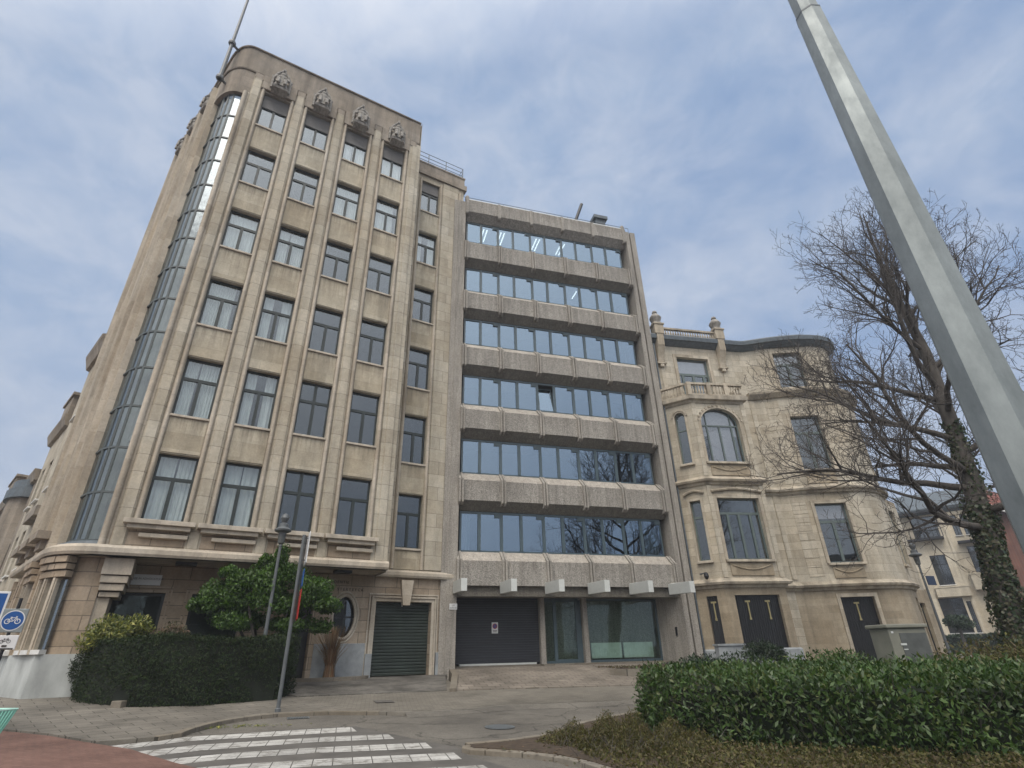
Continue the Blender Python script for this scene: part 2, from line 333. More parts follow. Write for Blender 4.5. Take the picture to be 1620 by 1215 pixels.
na = N(nt, 'ShaderNodeTexNoise'); na.inputs['Scale'].default_value = 3.9; na.inputs['Detail'].default_value = 8; na.inputs['Roughness'].default_value = .56; na.inputs['Distortion'].default_value = .5; nt.links.new(wp.outputs[0], na.inputs['Vector'])
nb = N(nt, 'ShaderNodeTexNoise'); nb.inputs['Scale'].default_value = 9.; nb.inputs['Detail'].default_value = 6; nb.inputs['Roughness'].default_value = .6; nb.inputs['Distortion'].default_value = .4; nt.links.new(wp.outputs[0], nb.inputs['Vector'])
# more cloud to the left (-x) and near the horizon
le = N(nt, 'ShaderNodeMapRange'); nt.links.new(sp.outputs[0], le.inputs['Value']); le.inputs['From Min'].default_value = -.45; le.inputs['From Max'].default_value = .75; le.inputs['To Min'].default_value = .14; le.inputs['To Max'].default_value = -.03
s1 = N(nt, 'ShaderNodeMath', operation='ADD'); nt.links.new(na.outputs['Fac'], s1.inputs[0]); nt.links.new(le.outputs[0], s1.inputs[1])
mask = ramp(nt, s1.outputs[0], [(.34, .15), (.48, .6), (.62, .92)])
SKY_COL = (2.1, 3.2, 5.3); CL_A = (3.15, 4.1, 5.75); CL_B = (4.6, 5.25, 6.45)
clouds = mix(nt, CL_A, CL_B, ramp(nt, nb.outputs['Fac'], [(.35, 0.), (.65, 1.)]))
skyb = mix(nt, sky.outputs[0], SKY_COL, .85)
allc = mix(nt, skyb, clouds, mask)
# lighter, greyer towards the horizon
hz = N(nt, 'ShaderNodeMapRange'); nt.links.new(sp.outputs[2], hz.inputs['Value']); hz.inputs['From Min'].default_value = .0; hz.inputs['From Max'].default_value = .42; hz.inputs['To Min'].default_value = .6; hz.inputs['To Max'].default_value = 0
allc = mix(nt, allc, (5.0, 5.4, 6.1), hz.outputs[0])
# broad bright patch of thin cloud around the hidden sun (behind the viewer)
sdv = (math.sin(SUN_AZ) * math.cos(SUN_EL), math.cos(SUN_AZ) * math.cos(SUN_EL), math.sin(SUN_EL))
dt = N(nt, 'ShaderNodeVectorMath', operation='DOT_PRODUCT'); nt.links.new(tc.outputs['Generated'], dt.inputs[0]); dt.inputs[1].default_value = sdv
gm = N(nt, 'ShaderNodeMapRange'); nt.links.new(dt.outputs['Value'], gm.inputs['Value']); gm.inputs['From Min'].default_value = .42; gm.inputs['From Max'].default_value = 1.; gm.inputs['To Min'].default_value = 0; gm.inputs['To Max'].default_value = 1
allc = mix(nt, allc, (17, 16.6, 16.2), gm.outputs[0])
nt.links.new(allc, bg.inputs['Color']); bg.inputs['Strength'].default_value = .10
sl = bpy.data.lights.new('sun', 'SUN'); sl.energy = 2.0; sl.angle = R(38); sl.color = (1, .93, .84)
so = bpy.data.objects.new('sun', sl); COL.objects.link(so)
sd = Vector((math.sin(SUN_AZ) * math.cos(SUN_EL), math.cos(SUN_AZ) * math.cos(SUN_EL), math.sin(SUN_EL)))
so.rotation_euler = (-sd).to_track_quat('-Z', 'Y').to_euler(); so.location = (0, -20, 60)
scene.view_settings.view_transform = 'Standard'; scene.view_settings.look = 'None'; scene.view_settings.exposure = .2; scene.view_settings.gamma = 1
scene.cycles.max_bounces = 8; scene.cycles.transparent_max_bounces = 16

# ------------------------------------------------------------------ ground sheets
def sheet(name, poly, dz, material, label=None, kind='structure', skirt=0, hfun=T, cuts=True, parent=None):
    bm = bmesh.new(); vs = [bm.verts.new((x, y, 0)) for x, y in poly]; bm.faces.new(vs)
    if cuts:
        for y in FY[1:-1]: bmesh.ops.bisect_plane(bm, geom=bm.verts[:] + bm.edges[:] + bm.faces[:], plane_co=(0, y, 0), plane_no=(0, 1, 0))
        for x in (-15, 15): bmesh.ops.bisect_plane(bm, geom=bm.verts[:] + bm.edges[:] + bm.faces[:], plane_co=(x, 0, 0), plane_no=(1, 0, 0))
    bmesh.ops.triangulate(bm, faces=bm.faces[:])
    bmesh.ops.recalc_face_normals(bm, faces=bm.faces[:])
    for v in bm.verts: v.co.z = hfun(v.co.x, v.co.y) + dz
    if bm.faces and sum(f.normal.z for f in bm.faces) < 0: bmesh.ops.reverse_faces(bm, faces=bm.faces[:])
    if skirt:
        be = [e for e in bm.edges if len(e.link_faces) == 1]
        r = bmesh.ops.extrude_edge_only(bm, edges=be)
        for v in r['geom']:
            if isinstance(v, bmesh.types.BMVert): v.co.z -= skirt
    me = bpy.data.meshes.new(name); bm.to_mesh(me); bm.free(); me.materials.append(material)
    o = bpy.data.objects.new(name, me); COL.objects.link(o)
    if parent is not None: o.parent = parent
    if kind: o['kind'] = kind
    if label: o['label'] = label
    return o
def bez(P, n=8):
    out = []
    for k in range(n + 1):
        t = k / n
        if len(P) == 3: out.append(tuple((1-t)**2*a + 2*t*(1-t)*b_ + t*t*c_ for a, b_, c_ in zip(*P)))
    return out
sheet('ground', [(-400, -300), (500, -300), (500, 600), (-400, 600)], -.03, M['asphalt'])
# road in front of the buildings, then far pavement with its kerb
kerb_pts = [(-60, 22), (-14, 19.5), (-9.5, 17.2), (-6.25, 14.98), (-5.38, 14.33), (-4.15, 13.12), (-3.2, 13.35)] + bez([(-2.9, 13.7), (-2.75, 15.4), (-1.4, 16.05)], 8) + [(-.22, 16.1), (.98, 15.75), (1.6, 15.5), (2.5, 15.55), (4.4, 16.15), (6.1, 16.15), (8.4, 16.25), (14, 15.6), (24, 14.2), (60, 12)]
PAV = .075
sheet('pavement', kerb_pts + [(60, 60), (-60, 60)], PAV, M['pave'], skirt=.12)
far_strip = [(.6, 16.0), (1.7, 15.72), (2.5, 15.75), (4.4, 16.35), (6.1, 16.35), (8.4, 16.45), (14, 15.8), (24, 14.4), (24, 17.6), (14, 19.0), (10.2, 19.6), (6.4, 19.55), (3.3, 19.5), (.3, 19.2), (-1.2, 19.0)]
sheet('pavement_setts', far_strip, PAV + .004, M['pave_far'])
# kerb stones along the raised edge
def kerb(name, pts, width, top, bottom, label=None):
    mb = MB(); L = [Vector((x, y)) for x, y in pts]
    for a, c in zip(L[:-1], L[1:]):
        n_ = max(1, int((c - a).length / .9)); d = (c - a).normalized(); nn = Vector((-d.y, d.x)) * width
        for k in range(n_):
            p = a.lerp(c, k / n_) + d * .006; q = a.lerp(c, (k + 1) / n_) - d * .006
            pl = [p, q, q + nn, p + nn]; zt = [T(v.x, v.y) + top for v in pl]
            i = len(mb.v); mb.v += [(v.x, v.y, T(v.x, v.y) + bottom) for v in pl] + [(v.x, v.y, z) for v, z in zip(pl, zt)]
            for qd in ((4, 5, 6, 7), (0, 1, 5, 4), (1, 2, 6, 5), (2, 3, 7, 6), (3, 0, 4, 7)): mb.idx([i + z for z in qd])
    o = mb.build(name, M['kerb'], bevel=.012); o['kind'] = 'structure'; return o
kerb('pavement_kerb', [(x, y - .02) for x, y in kerb_pts[6:18]], .16, PAV + .012, -.05)
mb = MB(); dk = kerb_pts[18:]; L_ = []
for x, y in dk: L_.append(((x, y - .38, T(x, y - .38) + .006), (x, y + .01, T(x, y) + PAV + .003)))
for (a, b_), (c_, d_) in zip(L_[:-1], L_[1:]): mb.face([a, c_, d_, b_])
o = mb.build('dropped_kerb', M['asphalt']); o['kind'] = 'structure'
# red cycle path and crossing
sheet('cycle_path', [(-60, -20), (-9, -20), (-.6, 8.9), (-1.6, 10.0), (-2.32, 10.9), (-3.37, 12.36), (-4.15, 13.1), (-5.38, 14.31), (-6.25, 14.96), (-9.5, 17.15), (-14, 19.4), (-60, 21.9)], .045, M['red'], skirt=.06)
sheet('road', [(-4.1, 13.08), (-3.2, 13.33), (-2.75, 14.3), (-2.2, 15.6), (-1.4, 16.04), (-.22, 16.09), (.98, 15.74), (1.6, 15.49), (2.5, 15.54), (4.4, 16.14), (6.1, 16.14), (8.4, 16.24), (14, 15.59), (24, 14.19), (60, 11.9), (60, -20), (-2, -20), (-.58, 8.9), (-1.58, 10.02), (-2.3, 10.92), (-3.35, 12.38)], .002, M['asphalt'])
M['dark_asphalt'] = simple('dark_crossing_asphalt', (.095, .088, .078), .9, var=.25, scale=2, bmp=.1)
sheet('crossing_base', [(-4.08, 13.06), (-3.2, 13.3), (-2.0, 13.9), (-.4, 14.2), (.4, 14.2), (2.1, 11.2), (2.15, 10.3), (2.7, 8.9), (-.5, 8.9), (-1.57, 10.04), (-2.29, 10.94), (-3.34, 12.4)], .005, M['dark_asphalt'])
def wear(mt, asph, lo, hi):
    nt = mt.node_tree; b = nt.nodes['Principled BSDF']; src = b.inputs['Base Color'].links[0].from_socket; ov = objvec(nt)
    f = ramp(nt, noise(nt, ov, 3.5, 9, .75), [(lo, 1.), (hi, 0.)]); nt.links.new(mix(nt, src, asph, f), b.inputs['Base Color'])
wear(M['zebra'], (.16, .15, .13), .36, .50)
z_rows = [((-4.05, 13.02), (-.42, 14.11), (.1, 13.55 + .55), (.31, 13.18 + .0), (-3.75, 12.66)),]
def stripe(l0, r0, r1, l1):
    return [l0, r0, r1, l1]
for k, pl in enumerate([
    [(-3.95, 12.98), (-2.78, 13.70), (-.42, 14.05), (.31, 14.10), (.42, 13.45), (-.14, 13.42), (-2.67, 13.20), (-3.62, 12.60)],
    [(-3.30, 12.30), (-2.4, 12.72), (-.36, 12.95), (1.02, 12.95), (1.10, 12.38), (-.34, 12.42), (-2.2, 12.15), (-2.93, 11.80)],
    [(-2.62, 11.44), (-1.6, 11.75), (-.31, 11.87), (1.62, 11.80), (1.66, 11.20), (-.29, 11.34), (-1.6, 11.20), (-2.28, 10.98)],
    [(-2.0, 10.62), (-1.3, 10.72), (-.26, 10.78), (1.95, 10.70), (1.98, 10.12), (-.24, 10.22), (-1.5, 10.10)],
    [(-1.45, 9.6), (-.2, 9.66), (2.2, 9.6), (2.25, 9.05), (-.2, 9.1), (-1.0, 9.05)]]):
    sheet('crossing_stripe', pl, .008, M['zebra'])
# island: kerb, soil
isl = bez([(2.14, 10.90), (1.95, 10.55), (2.40, 10.32)], 3) + bez([(2.45, 10.30), (3.25, 9.85), (3.57, 9.0)], 3)[1:] + [(3.75, 8.0), (3.9, 6.5), (3.95, 4.2)]
kerb('island_kerb', isl[::-1], -.17 * -1 if False else -.17, .10, -.05) if False else None
def off(pts, d):
    P = [Vector(p) for p in pts]; out = []
    for k, p in enumerate(P):
        a = (P[min(k+1, len(P)-1)] - P[max(k-1, 0)]).normalized(); out.append((p.x - a.y * d, p.y + a.x * d))
    return out
kerb('island_kerb', isl, .17, .075, -.05)
back_edge = [(2.2, 11.0), (3.0, 11.15), (3.8, 11.5), (5.2, 12.9), (7.2, 14.2), (10, 14.6), (14, 13.9), (24, 12.4)]
sheet('island_soil', [(x, y) for x, y in off(isl, .16)] [::-1] + back_edge + [(24, -6), (4.3, -6)] if False else off(isl, .15) + [(4.1, -6), (24, -6)] + back_edge[::-1], .085, M['soil'], skirt=.1)
kerb('island_kerb', [(p[0], p[1] + .0) for p in back_edge][::-1], .13, .10, -.05)

for gx, gy, gw_, gh_, nm_ in ((-.9, 15.75, .5, .3, 'drain_grate'), (3.4, 13.2, .62, .62, 'manhole_cover'), (1.2, 17.6, .5, .5, 'pavement_hatch')):
    z_ = T(gx, gy) + (.09 if nm_ == 'pavement_hatch' else .012); mb = MB()
    if nm_ == 'manhole_cover': mb.lathe([(.33, 0), (.33, .006)], (0, 0, 0), 24); mb.lathe([(.27, .006), (.27, .009)], (0, 0, 0), 20)
    elif nm_ == 'drain_grate':
        mb.box(-gw_/2, gw_/2, -gh_/2, gh_/2, 0, .004)
        for k in range(8): mb.box(-gw_/2 + .03 + k * .058, -gw_/2 + .055 + k * .058, -gh_/2 + .02, gh_/2 - .02, .004, .012)
    else: mb.box(-gw_/2, gw_/2, -gh_/2, gh_/2, 0, .006); mb.box(-.05, .05, -.02, .02, .006, .012)
    o = mb.build(nm_, M['dark_asphalt'] if nm_ == 'pavement_hatch' else M['grey_paint'], loc=(gx, gy, z_)); o.rotation_euler = (math.atan(.04), math.atan(.012), .1)
    tag(o, {'drain_grate': 'small iron drain grate in the gutter beside the raised kerb', 'manhole_cover': 'round iron manhole cover in the road before the driveways', 'pavement_hatch': 'square dark hatch set in the pavement in front of the driveways'}[nm_], nm_.replace('_', ' '))
# ------------------------------------------------------------------ wall tools (2D plan, outward = right-hand side of travel)
def seg(P, Q):
    P = Vector((P[0], P[1])); Q = Vector((Q[0], Q[1])); d = (Q - P); L = d.length; d.normalize(); return P, d, Vector((-d.y, d.x)), L    # third = inward
def wall(mb, P, Q, z0, z1, holes=(), reveal=.25, m=None, mr=None):
    """holes: (u0,u1,za,zb[, 'arch'])"""
    P, d, inn, L = seg(P, Q)
    def W(u, z, y=0.): p = P + d * u + inn * y; return (p.x, p.y, z)
    us = sorted({0., L, *[h[0] for h in holes], *[h[1] for h in holes]}); zs = sorted({z0, z1, *[h[2] for h in holes], *[h[3] for h in holes]})
    us = [u for u in us if -1e-6 <= u <= L + 1e-6]; zs = [z for z in zs if z0 - 1e-6 <= z <= z1 + 1e-6]
    for a, b_ in zip(us[:-1], us[1:]):
        for c_, e in zip(zs[:-1], zs[1:]):
            cu, cz = (a + b_) / 2, (c_ + e) / 2
            if any(h[0] < cu < h[1] and h[2] < cz < h[3] for h in holes): continue
            mb.face([W(a, c_), W(b_, c_), W(b_, e), W(a, e)], m)
    for h in holes:
        u0, u1, a, b_ = h[:4]; r = reveal
        arch = len(h) > 4
        zt = b_
        if arch:
            rad = (u1 - u0) / 2; rise = min(rad, h[5]) if len(h) > 5 else rad; zc = b_ - rise; cu = (u0 + u1) / 2; nseg = 12
            arc = [(cu - rad * math.cos(math.pi * k / nseg), zc + rise * math.sin(math.pi * k / nseg)) for k in range(nseg + 1)]
            for k in range(nseg):
                (ua, va), (ub, vb) = arc[k], arc[k+1]
                mb.face([W(ua, va), W(ub, vb), W(ub, b_), W(ua, b_)], m)
                mb.face([W(ua, va), W(ua, va, r), W(ub, vb, r), W(ub, vb)], mr)
            zt = zc
        else:
            mb.face([W(u0, b_), W(u1, b_), W(u1, b_, r), W(u0, b_, r)][::-1], mr)
        mb.face([W(u0, a), W(u0, a, r), W(u0, zt, r), W(u0, zt)][::-1], mr); mb.face([W(u1, a), W(u1, a, r), W(u1, zt, r), W(u1, zt)], mr)
        mb.face([W(u0, a), W(u1, a), W(u1, a, r), W(u0, a, r)], mr)
def offpoly(poly, d):
    P = [Vector(p) for p in poly]; out = []
    for k, p in enumerate(P):
        ns = []
        if k > 0: e = (p - P[k-1]).normalized(); ns.append(Vector((e.y, -e.x)))
        if k < len(P) - 1: e = (P[k+1] - p).normalized(); ns.append(Vector((e.y, -e.x)))
        n_ = sum(ns, Vector((0, 0))).normalized(); q = n_.dot(ns[0]); out.append(p + n_ * (d / max(q, .35)))
    return out
def sweep(mb, poly, prof, m=None, cap=True):
    """profile list of (outward, z), closed"""
    rings = []
    offs = {}
    for o_, z in prof:
        if o_ not in offs: offs[o_] = offpoly(poly, o_)
    n = len(prof)
    for k in range(len(poly)):
        i = len(mb.v)
        for o_, z in prof: q = offs[o_][k]; mb.v.append((q.x, q.y, z))
        rings.append(i)
    for a, b_ in zip(rings[:-1], rings[1:]):
        for k in range(n):
            j = (k + 1) % n; mb.idx((a+k, b_+k, b_+j, a+j), m)
    if cap: mb.idx([rings[0] + k for k in range(n)], m); mb.idx([rings[-1] + n - 1 - k for k in range(n)], m)
def place(o, P, Q, u, z=0, y=0):
    P, d, inn, L = seg(P, Q); p = P + d * u + inn * y; o.location = (p.x, p.y, z); o.rotation_euler.z = math.atan2(d.y, d.x); return o

# windows are built around a local origin at lower-left; x along the wall, y inward, z up
def bars(mb, w_, h, t=.07, dep=.07, trans=None, mull=(), mull_low_only=False, low=0, mt=None, sill=.09, y=0.):
    mb.box(0, t, y, y + dep, 0, h); mb.box(w_ - t, w_, y, y + dep, 0, h); mb.box(t, w_ - t, y, y + dep, h - t, h); mb.box(t, w_ - t, y, y + dep, 0, sill)
    mt = mt or t * 1.5
    zt = h - t
    if trans is not None:
        mb.box(t, w_ - t, y - .012, y + dep, trans - mt / 2, trans + mt / 2)
        if mull_low_only: zt = trans - mt / 2
    for c_ in mull: mb.box(c_ - mt / 2, c_ + mt / 2, y - .018, y + dep, sill, zt)
def curtain_mesh(mb, x0, x1, z0, z1, y=.2, amp=.035, per=.13, gap=None, m=None):
    amp *= random.uniform(.6, 1.3); per *= random.uniform(.75, 1.5); ph_ = random.uniform(0, 6)
    n = max(8, int((x1 - x0) / .022)); pts = []
    for k in range(n + 1):
        x = lerp(x0, x1, k / n); pts.append((x, y + amp * math.sin(2 * math.pi * x / per + ph_ + 1.3 * math.sin(x * 4 + ph_)), ))
    for k in range(n):
        a, b_ = pts[k], pts[k+1]; mid = (a[0] + b_[0]) / 2
        if gap and gap[0] < mid < gap[1]: continue
        mb.face([(a[0], a[1], z0), (b_[0], b_[1], z0), (b_[0], b_[1], z1), (a[0], a[1], z1)], m)
def make_window(parent, w_, h, frame, gl, trans=None, mull=(), low_only=False, t=.07, curtain=None, sill=None, shutter=0, blind=0, arch=False, arch_rise=None, mt=None, name='window'):
    mb = MB()
    if arch:
        rad = w_ / 2; rise = arch_rise or rad; zc = h - rise; n = 14
        mb.box(0, t, 0, .07, 0, zc); mb.box(w_ - t, w_, 0, .07, 0, zc); mb.box(t, w_ - t, 0, .07, 0, .09)
        for k in range(n):
            a0, a1 = math.pi * k / n, math.pi * (k + 1) / n
            o0 = (rad - rad * math.cos(a0), zc + rise * math.sin(a0)); o1 = (rad - rad * math.cos(a1), zc + rise * math.sin(a1))
            f_ = 1 - t / rad; i0 = (rad - rad * f_ * math.cos(a0), zc + rise * f_ * math.sin(a0)); i1 = (rad - rad * f_ * math.cos(a1), zc + rise * f_ * math.sin(a1))
            mb.face([(o0[0], 0, o0[1]), (i0[0], 0, i0[1]), (i1[0], 0, i1[1]), (o1[0], 0, o1[1])][::-1]); mb.face([(i0[0], 0, i0[1]), (i0[0], .07, i0[1]), (i1[0], .07, i1[1]), (i1[0], 0, i1[1])])
        tt = trans or zc; mb.box(t, w_ - t, -.01, .07, tt - .04, tt + .04)
        for c_ in mull: mb.box(c_ - t / 2, c_ + t / 2, -.015, .07, .09, tt)
        for c_ in mull:
            if abs(c_ - w_ / 2) > .2: mb.box(c_ - .025, c_ + .025, -.01, .07, tt + .04, zc + rise * math.sqrt(max(0, 1 - ((c_ - rad) / rad) ** 2)) - .02)
    else:
        bars(mb, w_, h, t, .07, trans, mull, low_only, mt=mt)
    o = mb.build(name, frame, parent)
    g = MB()
    if arch:
        poly = [(.02, .035, .02), (w_ - .02, .035, .02)] + [(rad + (rad - .02) * math.cos(math.pi * k / 14), .035, zc + (rise - .02) * math.sin(math.pi * k / 14)) for k in range(15)]
        g.face(poly)
    else:
        r4 = [.035 + random.uniform(-.009, .009) for _ in range(4)]; g.face([(.02, r4[0], .02), (w_ - .02, r4[1], .02), (w_ - .02, r4[1] + r4[2] - r4[0], h - .02), (.02, r4[2], h - .02)])
    g.build('pane', gl, o)
    if curtain:
        c_ = MB(); curtain_mesh(c_, .03, w_ - .03, .05, h - .03, gap=curtain if isinstance(curtain, tuple) else None); c_.build('curtain', M['curtain'], o)
    if shutter:
        s_ = MB(); k = h - .02
        while k > h - shutter: s_.box(t * .3, w_ - t * .3, -.055, -.02, k - .045, k - .006); k -= .05
        s_.build('shutter', M['shutter'], o)
    if blind:
        s_ = MB(); s_.box(t, w_ - t, .05, .06, h - blind, h - t); s_.build('blind', M['blind'], o)
    if sill:
        s_ = MB(); s_.box(-sill[0], w_ + sill[0], -sill[1], .0, -sill[2], 0); s_.build('sill', sill[3], o, bevel=.012)
    return o
def statue(parent, loc, rotz=0):
    """weathered seated figure on a bracket under a gabled niche"""
    s_ = MB()
    s_.extr([(.0, 0), (-.55, .12), (-.62, .3), (-.50, .42), (0, .42)], -.55, .55)          # bracket
    s_.lathe([(.52, .42), (.50, .7), (.44, 1.0), (.36, 1.2), (.30, 1.35), (.36, 1.6), (.38, 1.78), (.26, 1.92), (.12, 1.98), (.11, 2.04), (.17, 2.12), (.19, 2.24), (.15, 2.36), (.05, 2.42)], (0, -.28, 0), 14, sy=.7)
    for sx in (-1, 1):
        s_.tube([(sx * .34, -.3, 1.78), (sx * .47, -.42, 1.45), (sx * .40, -.6, 1.22), (sx * .12, -.66, 1.3)], [.12, .11, .09, .07], 7)
        s_.tube([(sx * .2, -.35, 1.05), (sx * .24, -.68, 1.02), (sx * .26, -.70, .5)], [.17, .15, .12], 7)
        s_.tube([(sx * .62, -.08, .5), (sx * .60, -.12, 1.7), (sx * .36, -.16, 2.35), (sx * .0, -.2, 2.85)], [.10, .12, .12, .09], 6)
        s_.lathe([(.12, 0), (.15, .12), (.05, .3)], (sx * .62, -.1, 1.75), 6)
    s_.lathe([(.1, 0), (.16, .14), (.04, .4)], (0, -.2, 2.75), 6)
    o = s_.build('statue', M['carved'], parent, loc=loc, rotz=rotz); mod_smooth(o, 50); return o
def text_obj(name, body, size, material, parent=None, loc=(0, 0, 0), rot=(R(90), 0, 0), depth=.008, spacing=1., align='LEFT'):
    cu = bpy.data.curves.new(name, 'FONT'); cu.body = body; cu.size = size; cu.extrude = depth; cu.space_character = spacing; cu.align_x = align; cu.resolution_u = 3
    tmp = bpy.data.objects.new(name + '_tmp', cu); COL.objects.link(tmp); dg = bpy.context.evaluated_depsgraph_get(); dg.update()
    me = bpy.data.meshes.new_from_object(tmp.evaluated_get(dg)); bpy.data.objects.remove(tmp); bpy.data.curves.remove(cu)
    me.materials.clear(); me.materials.append(material); o = bpy.data.objects.new(name, me); COL.objects.link(o)
    if parent is not None: o.parent = parent
    o.location = loc; o.rotation_euler = rot; return o

# ================================================================== ART DECO CORNER BUILDING (local x along front, y inward)
A1 = math.radians(14.5254); tA = Vector((math.cos(A1), math.sin(A1))); nA = Vector((-math.sin(A1), math.cos(A1)))
def fA(x, y): p = tA * x + nA * (21.74 + y); return (p.x, p.y)
o0 = fA(0, 0)
AD = empty('corner_building', (o0[0], o0[1], 0), A1, 'tall beige limestone art deco building with rounded glazed corner and vertical ribs', 'building')
WX = [-1.65 + 2.118 * i for i in range(4)]; WW = 1.25
ROWS = [(25.42, 27.9), (21.5, 23.81), (17.61, 19.86), (13.61, 15.95), (9.69, 12.13), (5.83, 8.22)]
YF = -.2
LB = Vector((-.2855, .9584))
arcp = bez([(-3.8, 1.2), (-3.42, YF), (-2.55, YF)], 10)
leftend = (-3.8 + LB.x * 6.0, 1.2 + LB.y * 6.0)
XR = 6.86; YW = 1.2
# front wall
mb = MB()
wall(mb, (-2.3, YF), (XR, YF), 4.9, 29.0, [(x + 2.3, x + WW + 2.3, a, b_) for x in WX for a, b_ in ROWS], .2, 0, 0)
wall(mb, (XR, YF), (XR, YW), 3.0 + 1.6, 31.0, [], .1)
o = mb.build('wall', M['stone'], AD)
# spandrel panels (slightly recessed look: thin proud sheets between ribs)
for x in WX:
    for k, (a, b_) in enumerate(ROWS[:-1]):
        z0 = ROWS[k+1][1] + .04; mb = MB(); mb.box(x + .01, x + WW - .01, YF - .03, YF + .0, z0, a - .1); mb.build('spandrel', M['stone_panel'], AD, bevel=.008)
# ribs: rounded moulding each side of a window, flat pilaster between
def rib(x, w_=.17, proj=.13, z0=5.72, z1=28.05, steps=7, y=YF):
    prof = [(x, y)] + [(x + w_ / 2 - w_ / 2 * math.cos(math.pi * k / steps), y - proj * math.sin(math.pi * k / steps)) for k in range(steps + 1)] + [(x + w_, y)]
    prof = prof[1:-1]; return prof
edges = []
for x in WX: edges += [x - .17, x + WW]
for e in edges:
    mb = MB(); mb.prism(rib(e), 5.72, 28.0); o = mb.build('rib', M['stone_trim'], AD); mod_smooth(o, 60)
for k in range(5):
    x0 = (WX[k-1] + WW + .17) if k > 0 else -2.30; x1 = (WX[k] - .17) if k < 4 else XR
    mb = MB(); mb.box(x0 + .04, x1 - (.04 if k < 4 else -.0), YF - .07, YF, 4.98, 28.9)
    cx = (x0 + x1) / 2; mb.box(cx - .16, cx + .16, YF - .12, YF - .07, 5.0, 28.6)
    mb.build('pilaster', M['stone'], AD, bevel=.015)
# lintels above and below, sills
for k in range(4):
    x = WX[k]
    for (a, b_), cw in zip(ROWS, range(6)):
        cur = {(0, 2): 1, (0, 3): 1, (1, 2): 1, (1, 3): 1, (2, 0): 1, (2, 1): 1, (3, 0): 1, (3, 1): 1, (4, 0): 1, (4, 1): 1, (5, 0): (.60, .66), (5, 1): (.62, .66)}.get((cw, k))
        h = b_ - a
        if cur == 1: cur = random.choice([1, 1, (.50, .56), (.1, .2), (.58, .75), (1.05, 1.2), (.45, .8)])
        mull = (WW / 2,)
        key_full = (cw in (4, 5) and k == 2)
        s = (.0, .1, .09, M['stone_trim']) if cw < 5 else None
        wd = make_window(AD, WW, h, M['frame'], M['glass'], trans=h * .64, mull=mull, low_only=not key_full, t=.075, curtain=cur, shutter=h * .36 if cw == 0 else 0, mt=.12)
        wd.location = (x, -.0, a)
        sm = MB()
        if cw < 5: sm.box(-.02, WW + .02, -.30, -.0, -.09, 0.0)
        else:
            sm.box(-.40, WW + .40, -.62, 0, -.16, -.005); sm.box(-.28, WW + .28, -.52, -.2, -.30, -.16); sm.box(.1, WW + .25, -.42, -.2, -.55, -.42)
        sm.build('sill', M['stone_trim'], wd, bevel=.015)
# base course blocks between cornice and sills
mb = MB(); mb.box(-2.28, XR, YF - .05, YF, 4.95, 5.6); mb.build('base_course', M['stone_low'], AD)
# cornice with soffit, following the corner
planL = [leftend, (-3.8, 1.2)] + arcp[1:] + [(XR, YF)]
mb = MB(); sweep(mb, planL, [(-.05, 4.66), (.30, 4.66), (.34, 4.74), (.34, 4.88), (.22, 4.98), (-.05, 4.98)])
mb.face([(XR, YF - .3, 4.66), (XR, YW + .05, 4.66), (-3.6, YW + .4, 4.66), (-3.2, YF + .2, 4.66), (-2.55, YF - .3, 4.66)])
mb.build('cornice', M['stone_trim'], AD)
# parapet: ledge + upper wall, rounded at the corner
mb = MB()
pl2 = [leftend, (-3.8, 1.2)] + arcp[1:] + [(XR - .05, YF)]
sweep(mb, pl2, [(-.6, 29.0), (.05, 29.0), (.08, 29.06), (.0, 29.14), (-.12, 29.16), (-.12, 31.0), (-.6, 31.0)])
sweep(mb, pl2, [(-.7, 31.0), (-.04, 31.0), (-.02, 31.06), (-.7, 31.1)])
mb.box(XR - .6, XR - .05, -.1, 3.0, 29.0, 31.0)
mb.build('parapet', M['stone_grey'], AD)
mb = MB()
for x in WX: mb.box(x - .2, x + WW + .2, YF - .16, YF, 28.0, 28.98)
for x in [-2.28] + [x + WW + .2 for x in WX]: mb.box(x + .02, x + (.43 if x < 5.5 else .42), YF - .11, YF - .07, 28.6, 28.98)
mb.box(-2.6, -2.27, YF + .0, .5, 27.2, 29.0); mb.build('frieze', M['stone_grey'], AD, bevel=.02)
# curved panel above the corner glazing
mb = MB(); sweep(mb, [(-3.8, 1.2)] + arcp[1:], [(-.2, 27.2), (.0, 27.2), (.0, 29.0), (-.2, 29.0)]); mb.build('corner_panel', M['stone_grey'], AD)
for x in WX: statue(AD, (x + WW / 2, YF - .14, 27.9)).scale = (.68, .75, .64)
# corner glazing: facets, bars, curved bottom sill
inset = [Vector(p) for p in arcp]; gp = offpoly(arcp, -.2); gidx = [0, 3, 5, 7, 10]
gpts = [gp[i] for i in gidx]
mb = MB(); zt0, zt1 = 5.15, 27.2
for a, b_ in zip(gpts[:-1], gpts[1:]):
    nrow = 14
    for r_ in range(nrow):
        za, zb = lerp(zt0, zt1, r_ / nrow), lerp(zt0, zt1, (r_ + 1) / nrow)
        mb.face([(a.x, a.y, za), (b_.x, b_.y, za), (b_.x, b_.y, zb), (a.x, a.y, zb)])
cg = mb.build('corner_glazing', M['glass_stair'], AD)
mb = MB()
for p in gpts: mb.box(p.x - .035, p.x + .035, p.y - .05, p.y + .03, zt0, zt1)
for r_ in range(15):
    z = lerp(zt0, zt1, r_ / 14); sweep(mb, gpts, [(-.03, z - .035), (.045, z - .035), (.045, z + .035), (-.03, z + .035)])
mb.build('glazing_bar', M['steel_bar'], cg)
mb = MB(); sweep(mb, arcp, [(-.5, 4.98), (.05, 4.98), (.02, 5.08), (-.34, 5.2), (-.5, 5.2)]); mb.build('corner_sill', M['lead'], AD)
